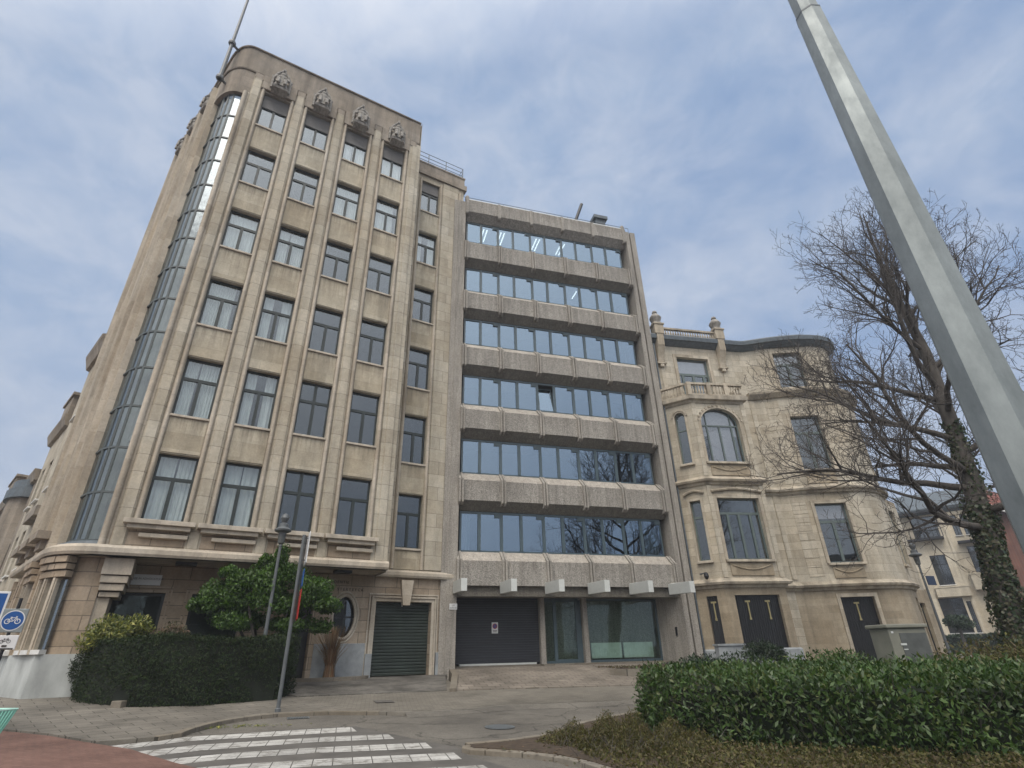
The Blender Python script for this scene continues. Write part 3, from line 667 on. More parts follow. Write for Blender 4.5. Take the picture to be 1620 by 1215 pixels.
# back of stair: pale landing slabs, wall and curtain-like light shaft
mb = MB()
for r_ in range(7):
    z = 5.2 + r_ * 3.7; mb.prism([(-3.35, 1.9), (-3.1, .75), (-2.6, .35), (-1.7, .35), (-1.7, 1.9)], z - .25, z)
mb.prism([(-3.45, 1.5), (-3.25, .95), (-2.75, .45), (-2.0, .45), (-2.0, .5), (-2.7, .55), (-3.2, 1.05), (-3.4, 1.6)], 5, 27.2); mb.box(-1.75, -1.7, .1, 1.9, 5, 28); mb.face([(-3.5, 1.9, 5), (-1.7, 1.9, 5), (-1.7, 1.9, 28), (-3.5, 1.9, 28)])
mb.build('stair_interior', M['stair_pale'], AD)
mb = MB(); c_ = [(-2.35, -.02), (-2.3, .5)]
mb.prism([(-2.56, YF - .02), (-2.3, YF - .02), (-2.3, .35), (-2.56, .35)], 4.98, 27.4)
o = mb.build('jamb', M['stone_trim'], AD)
mb = MB(); mb.prism(rib(-2.58, .22, .16), 4.98, 27.3); mod_smooth(mb.build('rib', M['stone_trim'], AD), 60)
mb = MB(); mb.prism([(-3.86, 1.4), (-3.80, 1.14), (-3.5, 1.2), (-3.5, 1.4)], 4.98, 27.3); mb.build('jamb', M['stone_trim'], AD)
# interior behind front windows
def rooms(mb, x0, x1, zs, y0=.12, y1=1.0):
    mb.face([(x0, y1, zs[0]), (x1, y1, zs[0]), (x1, y1, zs[-1]), (x0, y1, zs[-1])])
    for z in zs: mb.box(x0, x1, y0, y1 - .002, z - .06, z + .06)
    for x in (x0, x1): mb.face([(x, y0, zs[0]), (x, y1, zs[0]), (x, y1, zs[-1]), (x, y0, zs[-1])])
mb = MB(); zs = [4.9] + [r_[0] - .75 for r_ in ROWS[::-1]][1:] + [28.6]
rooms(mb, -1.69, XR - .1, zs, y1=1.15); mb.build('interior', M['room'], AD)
# left street facade
PL, QL = leftend, (-3.8, 1.2)
mb = MB(); lh = []
for u in (1.1, 3.0, 4.9):
    for a, b_ in ROWS: lh.append((u - .5, u + .5, a, b_))
wall(mb, PL, QL, 4.9, 29.0, lh, .25)
wall(mb, PL, QL, 0.0, 4.9, [(u - .45, u + .45, 2.1, 4.1) for u in (1.1, 3.0, 4.9)], .3)
mb.build('side_wall', M['stone'], AD)
for u in (1.1, 3.0, 4.9):
    for a, b_ in ROWS + [(2.1, 4.1)]:
        wd = make_window(AD, 1.0, b_ - a, M['frame'], M['glass'], trans=(b_ - a) * .64, mull=(.5,), low_only=True, mt=.1); place(wd, PL, QL, u - .5, a, .2)
mb = MB()
P_, d_, in_, L_ = seg(PL, QL)
for u in (.1, .55, 1.7, 2.05, 2.4, 3.6, 3.95, 4.3, 5.45, 5.75):
    for (z0, z1) in ((5.0, 28.6),):
        q = [P_ + d_ * (u - .09), P_ + d_ * (u + .09), P_ + d_ * (u + .05) - in_ * .2, P_ + d_ * (u - .05) - in_ * .2]
        mb.prism([(v.x, v.y) for v in (q[0], q[3], q[2], q[1])], z0, z1)
mb.build('side_rib', M['stone_trim'], AD)
mb = MB()
for u in (1.1, 3.0, 4.9):
    q = [P_ + d_ * (u - .7), P_ + d_ * (u + .7), P_ + d_ * (u + .7) - in_ * .55, P_ + d_ * (u - .7) - in_ * .55]
    mb.prism([(v.x, v.y) for v in (q[0], q[3], q[2], q[1])], 5.35, 5.6)
    q = [P_ + d_ * (u - .45), P_ + d_ * (u + .45), P_ + d_ * (u + .45) - in_ * .35, P_ + d_ * (u - .45) - in_ * .35]
    mb.prism([(v.x, v.y) for v in (q[0], q[3], q[2], q[1])], 5.05, 5.35)
mb.build('side_ledge', M['stone_grey'], AD)
for u in (1.1, 3.0, 4.9):
    st = statue(AD, (0, 0, 0)); place(st, PL, QL, u, 27.6, 0); st.scale = (.62, .5, .62)
mb = MB()   # ground floor fluted piers and white sills
for u in (.35, 1.75, 2.35, 3.65, 4.25, 5.6):
    q = [P_ + d_ * (u - .16), P_ + d_ * (u + .16), P_ + d_ * (u + .13) - in_ * .16, P_ + d_ * (u - .13) - in_ * .16]
    mb.prism([(v.x, v.y) for v in (q[0], q[3], q[2], q[1])], 1.9, 4.5)
mb.build('side_pier', M['stone_low'], AD)
mb = MB()
for u in (1.1, 3.0, 4.9):
    q = [P_ + d_ * (u - .55), P_ + d_ * (u + .55), P_ + d_ * (u + .55) - in_ * .22, P_ + d_ * (u - .55) - in_ * .22]
    mb.prism([(v.x, v.y) for v in (q[0], q[3], q[2], q[1])], 1.95, 2.09)
mb.build('side_sill', M['white_trim'], AD)
mb = MB(); q = [P_, P_ + d_ * L_, P_ + d_ * L_ - in_ * .14, P_ - in_ * .14]; mb.prism([(v.x, v.y) for v in (q[0], q[3], q[2], q[1])], 0, 1.9); 
mb.prism([(-3.98, 1.15), (-3.2, .0), (-1.75, .0), (-1.75, .2), (-3.1, .3), (-3.7, 1.3)], 0, 1.9)
mb.build('side_plinth', M['plinth_pale'], AD)
# body mass (solid behind everything)
mb = MB()
mb.prism([(leftend[0] + .3, leftend[1] - .1), (-3.35, 2.0), (-1.72, 2.0), (-1.72, 1.25), (XR - .06, 1.25), (XR - .06, 2.4), (10.40, 2.4), (10.40, 9), (leftend[0] + 2, 9)], 4.95, 29.0)
mb.prism([(leftend[0] + .3, leftend[1] - .1), (-3.35, 2.3), (10.40, 2.4), (10.40, 9), (leftend[0] + 2, 9)], .2, 4.94)
mb.build('body', M['stone'], AD)
# ground floor front
GX = [(-1.95, -.40), (.41, 2.05)]
mb = MB()
holes = [(x0 + 1.75, x1 + 1.75, 1.9 if k == 0 else 2.2, 3.75) for k, (x0, x1) in enumerate(GX)]
gw0 = -2.2
holes = [(a - gw0, b_ - gw0, 2.2, 3.75) for a, b_ in GX] + [(3.55 - gw0, 4.55 - gw0, .6, 3.5), (7.0 - gw0, 9.42 - gw0, .9, 3.66)]
# oval window cut out as its own panel
OX, OZ, OA, OB = 5.76, 3.06, .45, .78
holes.append((5.1 - gw0, 6.42 - gw0, 2.16, 3.96))
wall(mb, (gw0, YW), (10.4, YW), .3, 4.66, holes, .35)
n = 32; outer = []; inner = []
for k in range(n):
    t = 2 * math.pi * k / n; inner.append((OX + OA * math.cos(t), OZ + OB * math.sin(t)))
    c_, s_ = math.cos(t), math.sin(t); f_ = min(.66 / max(abs(c_), 1e-6), .90 / max(abs(s_), 1e-6)); outer.append((5.76 + f_ * c_, 3.06 + f_ * s_))
for k in range(n):
    j = (k + 1) % n; a, b_, c_, e = outer[k], outer[j], inner[j], inner[k]
    mb.face([(a[0], YW, a[1]), (b_[0], YW, b_[1]), (c_[0], YW, c_[1]), (e[0], YW, e[1])][::-1])
    mb.face([(e[0], YW, e[1]), (c_[0], YW, c_[1]), (c_[0], YW + .3, c_[1]), (e[0], YW + .3, e[1])])
corner = [(5.1, 2.16), (6.42, 2.16), (6.42, 3.96), (5.1, 3.96)]
for (cx, cz), (q0, q1) in zip([(6.42, 3.96), (5.1, 3.96), (5.1, 2.16), (6.42, 2.16)], [(4, 5), (11, 12), (20, 21), (27, 28)]): pass
for k in range(n):   # fill the four missing corner triangles
    j = (k + 1) % n; a, b_ = outer[k], outer[j]
    if abs(a[0] - b_[0]) > 1e-4 and abs(a[1] - b_[1]) > 1e-4:
        cc = (6.42 if (a[0] + b_[0]) / 2 > 5.76 else 5.1, 3.96 if (a[1] + b_[1]) / 2 > 3.06 else 2.16); mb.face([(a[0], YW, a[1]), (b_[0], YW, b_[1]), (cc[0], YW, cc[1])])
mb.build('ground_wall', M['stone_low'], AD)
ov_ = MB()
ringp = lambda k, f_: (OX + OA * f_ * math.cos(2 * math.pi * k / n), OZ + OB * f_ * math.sin(2 * math.pi * k / n))
ov_.tube([(ringp(k, 1.0)[0] , YW - .02, ringp(k, 1.0)[1]) for k in range(n + 1)], .055, 8); ov_.tube([(ringp(k, 1.22)[0], YW - .0, ringp(k, 1.16)[1]) for k in range(n + 1)], .04, 6)
ow = ov_.build('oval_window', M['stone_trim'], AD); g = MB(); g.face([(ringp(k, .98)[0], YW + .2, ringp(k, .98)[1]) for k in range(n)][::1]); g.build('pane', M['glass'], ow)
fb = MB(); fb.box(OX - .03, OX + .03, YW + .16, YW + .2, OZ - OB, OZ + OB); fb.box(OX - OA, OX + OA, YW + .16, YW + .2, OZ - .03, OZ + .03); fb.build('frame', M['black_metal'], ow)
for x0, x1 in GX:
    wd = make_window(AD, x1 - x0, 1.55, M['frame'], M['glass_low'], t=.09); wd.location = (x0, YW + .2, 2.2)
    sm = MB()
    for q, (t0, t1, pr) in enumerate(((.0, .09, .03), (.14, .20, .05))):
        sm.box(-t1, -t0, -.2 - pr, -.2, -.0, 1.55 + t1); sm.box(x1 - x0 + t0, x1 - x0 + t1, -.2 - pr, -.2, -.0, 1.55 + t1); sm.box(-t0, x1 - x0 + t0, -.2 - pr, -.2, 1.55 + t0, 1.55 + t1)
    sm.build('surround', M['stone_low'], wd)
for x0, x1, pr, z1 in ((-2.2, 3.3, .06, 2.0), (4.75, 6.70, .05, 2.12), (9.66, 10.02, .12, 1.75), (6.72, 6.98, .12, 1.75)):
    mb = MB(); mb.box(x0, x1, YW - pr, YW + .02, .3, z1); mb.build('plinth', M['plinth'], AD, bevel=.01)
# entrance door (dark) and its frame
mb = MB(); mb.box(3.55, 4.55, YW + .28, YW + .33, .6, 3.5); mb.box(4.02, 4.08, YW + .24, YW + .28, .6, 3.5)
dr = mb.build('entrance_door', M['black_metal'], AD)
mb = MB(); mb.tube([(3.98, YW + .22, 1.5), (3.98, YW + .22, 2.1)], .02, 6); mb.build('handle', M['grey_paint'], dr)
mb = MB(); 
for a in (3.36, 4.56): mb.box(a, a + .18, YW - .12, YW, .5, 3.7)
mb.box(3.36, 4.74, YW - .1, YW, 3.5, 3.7); mb.build('door_frame', M['stone_low'], AD)
# garage door with surround and keystone
gd = MB()
for k in range(23):
    z = .95 + k * .118; gd.extr([(YW + .30, z), (YW + .275, z + .03), (YW + .275, z + .09), (YW + .30, z + .118)], 7.0, 9.42)
gd = gd.build('garage_door', M['garage_green'], AD)
mb = MB(); mb.lathe([(.02, 0), (.035, .02), (.035, .05), (.01, .08)], (8.2, YW + .24, 3.5), 8); mb.build('lock', M['white_metal'], gd)
sm = MB()
for t0, t1, pr in ((0, .13, .04), (.13, .20, .09), (.24, .30, .05)):
    sm.box(7.0 - t1, 7.0 - t0, YW - pr, YW, .8, 3.66 + t1); sm.box(9.42 + t0, 9.42 + t1, YW - pr, YW, .8, 3.66 + t1); sm.box(7.0 - t0, 9.42 + t0, YW - pr, YW, 3.66 + t0, 3.66 + t1)
sm.build('garage_surround', M['stone_trim'], AD, bevel=.008)
mb = MB(); i = len(mb.v)
kp = [(8.08, 3.52), (8.38, 3.52), (8.50, 4.5), (7.96, 4.5)]
for y in (YW - .2, YW): mb.v += [(x, y, z) for x, z in kp]
for q in ((0, 1, 2, 3), (4, 0, 3, 7), (1, 5, 6, 2), (0, 4, 5, 1), (3, 2, 6, 7)): mb.idx(q)
mb.build('keystone', M['stone_trim'], AD)
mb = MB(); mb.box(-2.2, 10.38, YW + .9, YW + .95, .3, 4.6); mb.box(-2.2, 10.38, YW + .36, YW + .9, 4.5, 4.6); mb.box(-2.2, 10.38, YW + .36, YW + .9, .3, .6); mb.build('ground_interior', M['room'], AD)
# stepped corbel at the corner and round pier under the bay
mb = MB()
for k, (z0, z1, q) in enumerate(((4.12, 4.62, 0), (3.88, 4.09, .05), (3.66, 3.85, .1), (3.48, 3.62, .18))):
    mb.box(-2.25 + q * .5, -1.45 - q, YF - .02 + q * 1.2, 1.18, z0, z1)
mb.box(-2.25, -1.85, .12, 1.18, .3, 3.47)
mb.build('corbel', M['stone_trim'], AD, bevel=.01)
mb = MB(); pier = [(-3.78, 1.25)] + [(p[0] + .12, p[1] + .22) for p in arcp[2:]] + [(-2.2, .05), (-2.2, 1.25)]
wall_pts = pier[:-1]
for a, b_ in zip(wall_pts[:-1], wall_pts[1:]): wall(mb, a, b_, .3, 4.66)
mb.face([(-2.2, .05, .3), (-2.2, 1.25, .3), (-2.2, 1.25, 4.66), (-2.2, .05, 4.66)])
mb.build('corner_pier', M['stone_low'], AD)
cp = offpoly([(-4.35, 2.9), (-3.95, 1.55)] + [(p[0] + .05, p[1] + .12) for p in arcp[1:8]], .03)
segs = [(cp[0].lerp(cp[1], .05), cp[0].lerp(cp[1], .45)), (cp[0].lerp(cp[1], .55), cp[0].lerp(cp[1], .95)), (cp[2], cp[4]), (cp[4], cp[6]), (cp[6], cp[8])]
for a, b_ in segs:
    P0_, d0_, i0_, L0_ = seg(a, b_)
    def bxp(u0, u1, y0, y1): q = [P0_ + d0_ * u0 + i0_ * y0, P0_ + d0_ * u1 + i0_ * y0, P0_ + d0_ * u1 + i0_ * y1, P0_ + d0_ * u0 + i0_ * y1]; return [(v.x, v.y) for v in q]
    mb = MB(); mb.prism(bxp(.09, L0_ - .03, -.03, .05), 2.02, 3.95); wn = mb.build('narrow_window', M['glass'], AD); mb = MB(); mb.prism(bxp(.10, L0_ - .04, -.02, .04), 2.04, 3.93); mb.build('recess_shade', M['room'], wn)  # solid dark panel paints the shade of a recess behind the glass
    mb = MB(); mb.prism(bxp(-.06, .09, -.16, .02), 1.9, 4.0); mb.prism(bxp(-.03, .05, -.20, -.16), 1.9, 4.0); mb.build('fluted_pier', M['stone_trim'], AD)
    mb = MB(); mb.prism(bxp(.05, L0_ - .0, -.20, .02), 1.9, 2.02); mb.build('narrow_sill', M['white_trim'], wn)
    for z0, z1, pr in ((4.02, 4.2, .22), (4.24, 4.40, .28), (4.44, 4.62, .34)): mb = MB(); mb.prism(bxp(-.02, L0_ + .02, -pr, .02), z0, z1); mb.build('lintel_step', M['stone_low'], AD)
# recessed right wing
C5 = (7.60, 8.76)
mb = MB()
WR = [(a * 1. , b_ * 1.) for a, b_ in ROWS]
wall(mb, (XR, YW), (10.4, YW), 4.9, 28.4, [(C5[0] - XR, C5[1] - XR, a, b_) for a, b_ in WR], .2)
mb.build('wing_wall', M['stone'], AD)
for z0, z1 in [(WR[k+1][1] + .04, WR[k][0] - .1) for k in range(5)] + [(4.95, 5.7)]:
    mb = MB(); mb.box(C5[0], C5[1], YW - .03, YW, z0, z1); mb.build('spandrel', M['stone_panel'], AD)
for x in (C5[0] - .17, C5[1], 10.05): mb = MB(); mb.prism(rib(x, .17, .13, y=YW), 4.95, 28.0); mod_smooth(mb.build('rib', M['stone_trim'], AD), 60)
for x0, x1 in ((XR, C5[0] - .2), (C5[1] + .2, 10.02)): mb = MB(); mb.box(x0 + .02, x1, YW - .06, YW, 4.95, 28.3); mb.build('pilaster', M['stone'], AD, bevel=.012)
for k, (a, b_) in enumerate(WR):
    h = b_ - a; ww = C5[1] - C5[0]
    wd = make_window(AD, ww, h, M['frame'], M['glass'], trans=h * .64, mull=(ww / 2,), low_only=True, t=.075, curtain=(.35, .72) if k == 1 else None, shutter=h * .3 if k == 0 else 0, mt=.12); wd.location = (C5[0], YW + .2, a)
    sm = MB(); sm.box(-.03, ww + .03, -.3, 0, -.09, 0); sm.build('sill', M['stone_trim'], wd, bevel=.01)
mb = MB(); rooms(mb, XR + .02, 10.38, zs, YW + .32, YW + 1.1); mb.build('interior', M['room'], AD)
mb = MB(); wp_ = [(XR + .01, YW), (10.42, YW), (10.42, 4)]
sweep(mb, wp_, [(-.05, 4.60), (.22, 4.60), (.26, 4.68), (.26, 4.80), (.12, 4.9), (-.05, 4.9)]); mb.build('wing_cornice', M['stone_trim'], AD)
mb = MB(); sweep(mb, wp_, [(-.3, 28.35), (.14, 28.35), (.14, 28.75), (.02, 28.8), (.02, 29.35), (.06, 29.4), (.06, 29.5), (-.3, 29.5)]); mb.build('wing_parapet', M['stone_grey'], AD)
mb = MB(); y = YW + .1
for z in (30.45, 30.1, 29.8): mb.tube([(XR + .05, y, z), (10.35, y, z), (10.35, 3.5, z)], .022, 6)
for x in (XR + .1, 7.95, 9.15, 10.35): mb.tube([(x, y, 29.5), (x, y, 30.47)], .025, 6)
mb.build('roof_railing', M['grey_paint'], AD)
# drainpipe between the buildings
mb = MB(); mb.tube([(10.3, YW - .16, .9), (10.3, YW - .16, 3.8), (10.3, YW - .14, 4.4)], .06, 8)
for z in (1.3, 2.6, 3.9): mb.lathe([(.075, 0), (.075, .06)], (10.3, YW - .16, z), 8)
mb.build('drainpipe', M['stone_grey'], AD)
# flagpole
mb = MB(); fb_ = (-3.75, .15)
mb.tube([(fb_[0], fb_[1], 27.9), (fb_[0], fb_[1], 31.2), (fb_[0], fb_[1], 40)], [.10, .08, .045], 8)
for z in (28.0, 30.9): mb.tube([(fb_[0], fb_[1], z), (fb_[0] + .45, fb_[1] + .45, z + .1)], .07, 6); mb.lathe([(.17, 0), (.19, .1), (.17, .2)], (fb_[0], fb_[1], z - .1), 8)
mb.build('flagpole', M['grey_paint'], AD)
# soffit lamps under cornice
for x in (.0, 5.3):
    mb = MB(); mb.box(x - .32, x + .32, .1, .5, 4.55, 4.655); mb.build('soffit_lamp', M['black_metal'], AD)
# signs on the building
sg = empty('name_plaque', (*fA(-1.25, YW - .03), 3.98), A1, 'pale grey plaque with a line of dark lettering on the shaded wall under the cornice', 'sign')
mb = MB(); mb.box(-.62, .62, -.02, .02, 0, .34); mb.build('board', M['sign_white'], sg, bevel=.008)
text_obj('lettering', 'LAW VREE IN ADVOCATUUR', .095, M['ink'], sg, (-.5, -.024, .17), depth=.003, spacing=.94)
sg = empty('wall_lettering', (*fA(4.88, YW - .012), 4.02), A1, 'dark raised letters in two rows on stone above the oval window', 'lettering')
text_obj('letter_row', 'RESIDENTIE', .15, M['brass'], sg, (0, 0, .27), depth=.012, spacing=1.25)
text_obj('letter_row', 'VAN STERTEYCK', .15, M['brass'], sg, (.02, 0, .0), depth=.012, spacing=1.45)

# ================================================================== CONCRETE OFFICE BUILDING (world aligned, y inward from window plane y=25)
OB = empty('office_building', (0, 25, 0), 0, 'grey concrete office block with six bands of blue windows and ribbed panels', 'building')
X0, X1 = 4.58, 15.2; BW = (X1 - X0) / 5
FR = [(24.36, 26.02), (20.64, 22.35), (17.0, 18.72), (13.32, 15.08), (9.6, 11.42), (5.87, 7.75)]
xr_ = [6.60, 8.74, 10.88, 13.03]; rx = [X0] + xr_ + [X1]
prof_tmpl = lambda top, bot: [(0.15, top), (-.50, top - .46), (-.52, top - .5), (-.52, bot + .46), (-.46, bot + .42), (-.03, bot + .03), (.15, bot + .03)]
levels = [(FR[k][0], FR[k+1][1]) for k in range(5)] + [(5.87, 3.94)]
XA, XB = 4.45, 15.5
for k, (top, bot) in enumerate(levels):
    mb = MB()
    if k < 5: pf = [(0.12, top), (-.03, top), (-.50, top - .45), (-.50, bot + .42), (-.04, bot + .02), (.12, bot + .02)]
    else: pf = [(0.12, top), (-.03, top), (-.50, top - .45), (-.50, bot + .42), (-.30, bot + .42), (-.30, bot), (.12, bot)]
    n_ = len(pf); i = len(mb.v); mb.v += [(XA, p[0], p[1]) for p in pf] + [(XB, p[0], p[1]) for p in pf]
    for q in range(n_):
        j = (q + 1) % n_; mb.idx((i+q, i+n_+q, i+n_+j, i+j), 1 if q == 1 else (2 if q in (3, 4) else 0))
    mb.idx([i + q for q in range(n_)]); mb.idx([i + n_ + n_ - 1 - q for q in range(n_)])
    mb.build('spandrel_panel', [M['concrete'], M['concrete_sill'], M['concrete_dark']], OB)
    for x in [4.52] + xr_ + [15.33]:
        mb = MB(); e = .035
        for dx_ in ((-.10, -.022), (.022, .10)):
            pr = [(0.0, top + .02), (-.10, top + .03), (-.62, top - .42), (-.62, bot + (.30 if k < 5 else .42)), (-.50, bot + .22 if k < 5 else bot + .42), (-.2, bot + .22 if k < 5 else bot + .42)]
            mb.extr(pr, x + dx_[0] * 1.2, x + dx_[1] * 1.2)
        mb.extr([(0, top), (-.1, top), (-.535, top - .44), (-.535, bot + .43), (-.2, bot + .43)], x - .02, x + .02)
        mb.build('concrete_rib', M['concrete_rib'], OB)
# top fascia
mb = MB(); mb.extr([(.3, 27.42), (-.5, 27.42), (-.5, 26.45), (-.04, 26.04), (.3, 26.04)][::-1], XA, XB); mb.build('roof_fascia', M['concrete'], OB)
mb = MB(); mb.box(XA + .1, XB - .1, -.47, -.36, 27.42, 27.52); mb.build('roof_capping', M['white_metal'], OB)
for x in [4.52] + xr_ + [15.33]:
    mb = MB(); mb.extr([(-.1, 27.44), (-.56, 27.44), (-.56, 26.3), (-.5, 26.22), (-.1, 26.22)][::-1], x - .09, x + .09)
    if x in (4.52, 15.33): mb.lathe([(.14, 0), (.14, .22), (.1, .32), (.03, .36)], (x, -.42, 27.42), 10)
    mb.build('concrete_rib', M['concrete_rib'], OB)
# side piers
mb = MB(); 
mb.box(3.72, 4.44, -.46, 1.6, .5, 27.25); mb.box(4.0, 4.06, -.49, -.461, .9, 27.2)
mb.build('pier', M['concrete_rib'], OB, bevel=.01)
mb = MB(); mb.box(15.51, 15.78, -.46, 1.6, .5, 27.3); mb.box(15.78, 15.9, -.2, 1.6, .5, 27.3); mb.box(15.9, 16.25, -.42, 1.6, .5, 27.35); mb.build('pier', M['concrete_rib'], OB, bevel=.01)
mb = MB(); mb.box(3.72, 16.25, 1.62, 14, .5, 27.35); mb.box(3.9, 16.1, .3, 1.62, 26.06, 27.3); mb.build('body', M['concrete'], OB)
# windows
def office_window(bay, a, b_, tilt=False, dark=False):
    w_ = rx[bay + 1] - rx[bay]; h = b_ - a; mb = MB(); t = .09
    mb.box(0, t, 0, .09, 0, h); mb.box(w_ - t * .6, w_, 0, .09, 0, h); mb.box(t, w_ - t * .6, 0, .09, h - .1, h); mb.box(t, w_ - t * .6, 0, .09, 0, .08)
    mb.box(w_ * .47 - .07, w_ * .47 + .07, -.02, .09, .08, h - .1); mb.box(w_ - .32, w_ - t * .6, -.015, .06, h - .26, h - .1)
    o = mb.build('window', M['frame_blue'], OB, loc=(rx[bay], -.0, a)); gm = MB()
    gmt = M['glass_tint']
    if tilt: gm.face([(w_ * .47, .05, .05), (w_, .05, .05), (w_, .05, h - .05), (w_ * .47, .05, h - .05)]); gm.face([(.14, .03, .12), (w_ * .47 - .1, .03, .12), (w_ * .47 - .1, .30, h - .25), (.14, .30, h - .25)])
    else:
        for xa, xb in ((.03, w_ * .47), (w_ * .47, w_ - .03)):
            ra, rb, rc = [.045 + random.uniform(-.012, .012) for _ in range(3)]; gm.face([(xa, ra, .03), (xb, rb, .03), (xb, rb + rc - ra, h - .03), (xa, rc, h - .03)])
    gm.build('pane', gmt, o)
    if tilt:
        sm = MB()
        def sb(x0, x1, z0, z1):
            f_ = lambda z: .02 + .29 * z / h
            i = len(sm.v)
            for yy in (0, .05): sm.v += [(x0, f_(z0) + yy, z0), (x1, f_(z0) + yy, z0), (x1, f_(z1) + yy, z1), (x0, f_(z1) + yy, z1)]
            for q in ((0, 1, 2, 3), (4, 7, 6, 5), (0, 4, 5, 1), (1, 5, 6, 2), (2, 6, 7, 3), (3, 7, 4, 0)): sm.idx([i + k for k in q])
        sb(.09, .16, .08, h - .2); sb(w_ * .47 - .14, w_ * .47 - .07, .08, h - .2); sb(.09, w_ * .47 - .07, .08, .15); sb(.09, w_ * .47 - .07, h - .27, h - .2)
        sm.build('sash', M['frame_blue'], o)
    return o
for r_, (a, b_) in enumerate(FR):
    for bay in range(5):
        o = office_window(bay, a, b_, tilt=(r_ == 3 and bay == 2))
        if r_ == 5 and bay in (0, 3, 4):
            c_ = MB(); w_ = rx[bay+1] - rx[bay]
            x0, x1 = {0: (.1, .55), 3: (.05, .5), 4: (1.35, 2.1)}[bay]; curtain_mesh(c_, x0, x1, .05, b_ - a - .05, y=.35, amp=.04, per=.16); c_.build('curtain', M['curtain'], o)
# room behind glass with ceilings and lamps
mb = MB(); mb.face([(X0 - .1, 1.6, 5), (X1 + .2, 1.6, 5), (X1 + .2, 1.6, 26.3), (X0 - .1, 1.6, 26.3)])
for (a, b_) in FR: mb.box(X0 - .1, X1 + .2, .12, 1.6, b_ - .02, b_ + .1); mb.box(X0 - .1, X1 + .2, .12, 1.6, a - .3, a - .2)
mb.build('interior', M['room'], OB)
for x in (5.75, 6.9, 9.3, 11.05):
    for dx_ in (0, .22):
        mb = MB(); mb.box(x + dx_, x + dx_ + .07, .35, 1.5, 25.95, 25.985); mb.build('strip_light', M['lamp_emit'], OB)
mb = MB(); mb.box(11.9, 11.96, .5, 1.3, 22.28, 22.32); mb.build('strip_light', M['lamp_emit'], OB)
# ground floor: recessed front
YG = 1.0
mb = MB(); mb.extr([(-.28, 4.45), (-.28, 3.98), (1.7, 3.98), (1.7, 4.45)], 4.45, 15.5); mb.build('beam', M['concrete_dark'], OB)
for k in range(6):
    x = 4.28 + 2.12 * k; mb = MB(); i = 0
    mb.v += [(x - .02, -.48, 4.02), (x + .26, -.48, 4.02), (x + .26, -.48, 4.56), (x - .02, -.48, 4.50), (x, -2.3, 3.95), (x + .25, -2.3, 3.95), (x + .25, -2.3, 4.44), (x, -2.3, 4.44)]
    for q in ((4, 5, 6, 7), (0, 4, 7, 3), (5, 1, 2, 6), (3, 7, 6, 2), (0, 1, 5, 4)): mb.idx(q)
    o = mb.build('beam_box', M['white_metal'], OB, bevel=.006)
mb = MB()
for x0, x1 in ((8.62, 8.86), (10.78, 11.02)): mb = MB(); mb.box(x0, x1, YG - .25, YG + .1, .9, 3.98); mb.build('column', M['concrete_rib'], OB)
mb = MB()
for k in range(27): z = 1.26 + k * .101; mb.extr([(YG + .02, z), (YG - .0, z + .012), (YG - .0, z + .09), (YG + .02, z + .101)], 4.6, 8.62)
gd = mb.build('garage_door', M['garage_navy'], OB)
mb = MB(); mb.box(4.9, 8.45, YG - .03, YG - .0, 1.2, 1.27); mb.build('bottom_rail', M['white_metal'], gd)
mb = MB(); mb.box(8.86, 8.94, YG, YG + .06, 1.2, 3.9); mb.box(9.36, 9.52, YG - .02, YG + .06, 1.2, 3.9); mb.box(10.5, 10.66, YG - .02, YG + .06, 1.2, 3.9); mb.box(10.66, 10.78, YG, YG + .06, 1.2, 3.9); mb.box(8.94, 10.66, YG - .01, YG + .06, 3.82, 3.98); mb.box(9.52, 10.5, YG - .01, YG + .06, 1.2, 1.36); mb.box(8.94, 9.36, YG, YG + .06, 1.2, 1.3)
gdr = mb.build('glass_door', M['frame_blue'], OB); mb = MB(); mb.face([(8.9, YG + .03, 1.2), (10.7, YG + .03, 1.2), (10.7, YG + .03, 3.9), (8.9, YG + .03, 3.9)]); mb.build('pane', M['glass_low'], gdr)
mb = MB(); mb.tube([(10.46, YG - .03, 2.1), (10.46, YG - .08, 2.12), (10.46, YG - .08, 2.58), (10.46, YG - .03, 2.6)], .018, 6); mb.build('handle', M['black_metal'], gdr)
mb = MB(); mb.box(11.02, 11.1, YG, YG + .07, 1.2, 3.95); mb.box(14.82, 14.92, YG, YG + .07, 1.2, 3.95); mb.box(11.1, 14.82, YG, YG + .07, 3.86, 3.96); mb.box(11.1, 14.82, YG, YG + .07, 1.2, 1.3)
sw = mb.build('shop_window', M['frame_blue'], OB); mb = MB(); mb.face([(11.06, YG + .03, 1.2), (14.86, YG + .03, 1.2), (14.86, YG + .03, 3.92), (11.06, YG + .03, 3.92)]); mb.build('pane', M['glass_low'], sw)
for x in (11.3, 13.0):
    mb = MB(); mb.box(x, x + 1.58, YG + .25, YG + .32, 1.36, 2.02)
    for q in range(12): mb.box(x + .02 + q * .13, x + .10 + q * .13, YG + .24, YG + .25, 1.38, 2.0)
    mb.build('radiator', M['radiator'], OB)
mb = MB(); mb.box(14.92, 15.55, YG, YG + .3, 1.0, 4.0); mb.face([(15.5, -.44, .9), (14.93, YG, .9), (14.93, YG, 3.98), (15.5, -.44, 3.98)]); mb.build('reveal', M['concrete_rib'], OB)
mb = MB(); P_ = Vector((15.5, -.44)); Q_ = Vector((14.93, YG)); c_ = P_.lerp(Q_, .35); mb.box(c_.x - .06, c_.x - .01, c_.y - .08, c_.y + .02, 2.25, 2.62); mb.build('intercom', M['black_metal'], OB)
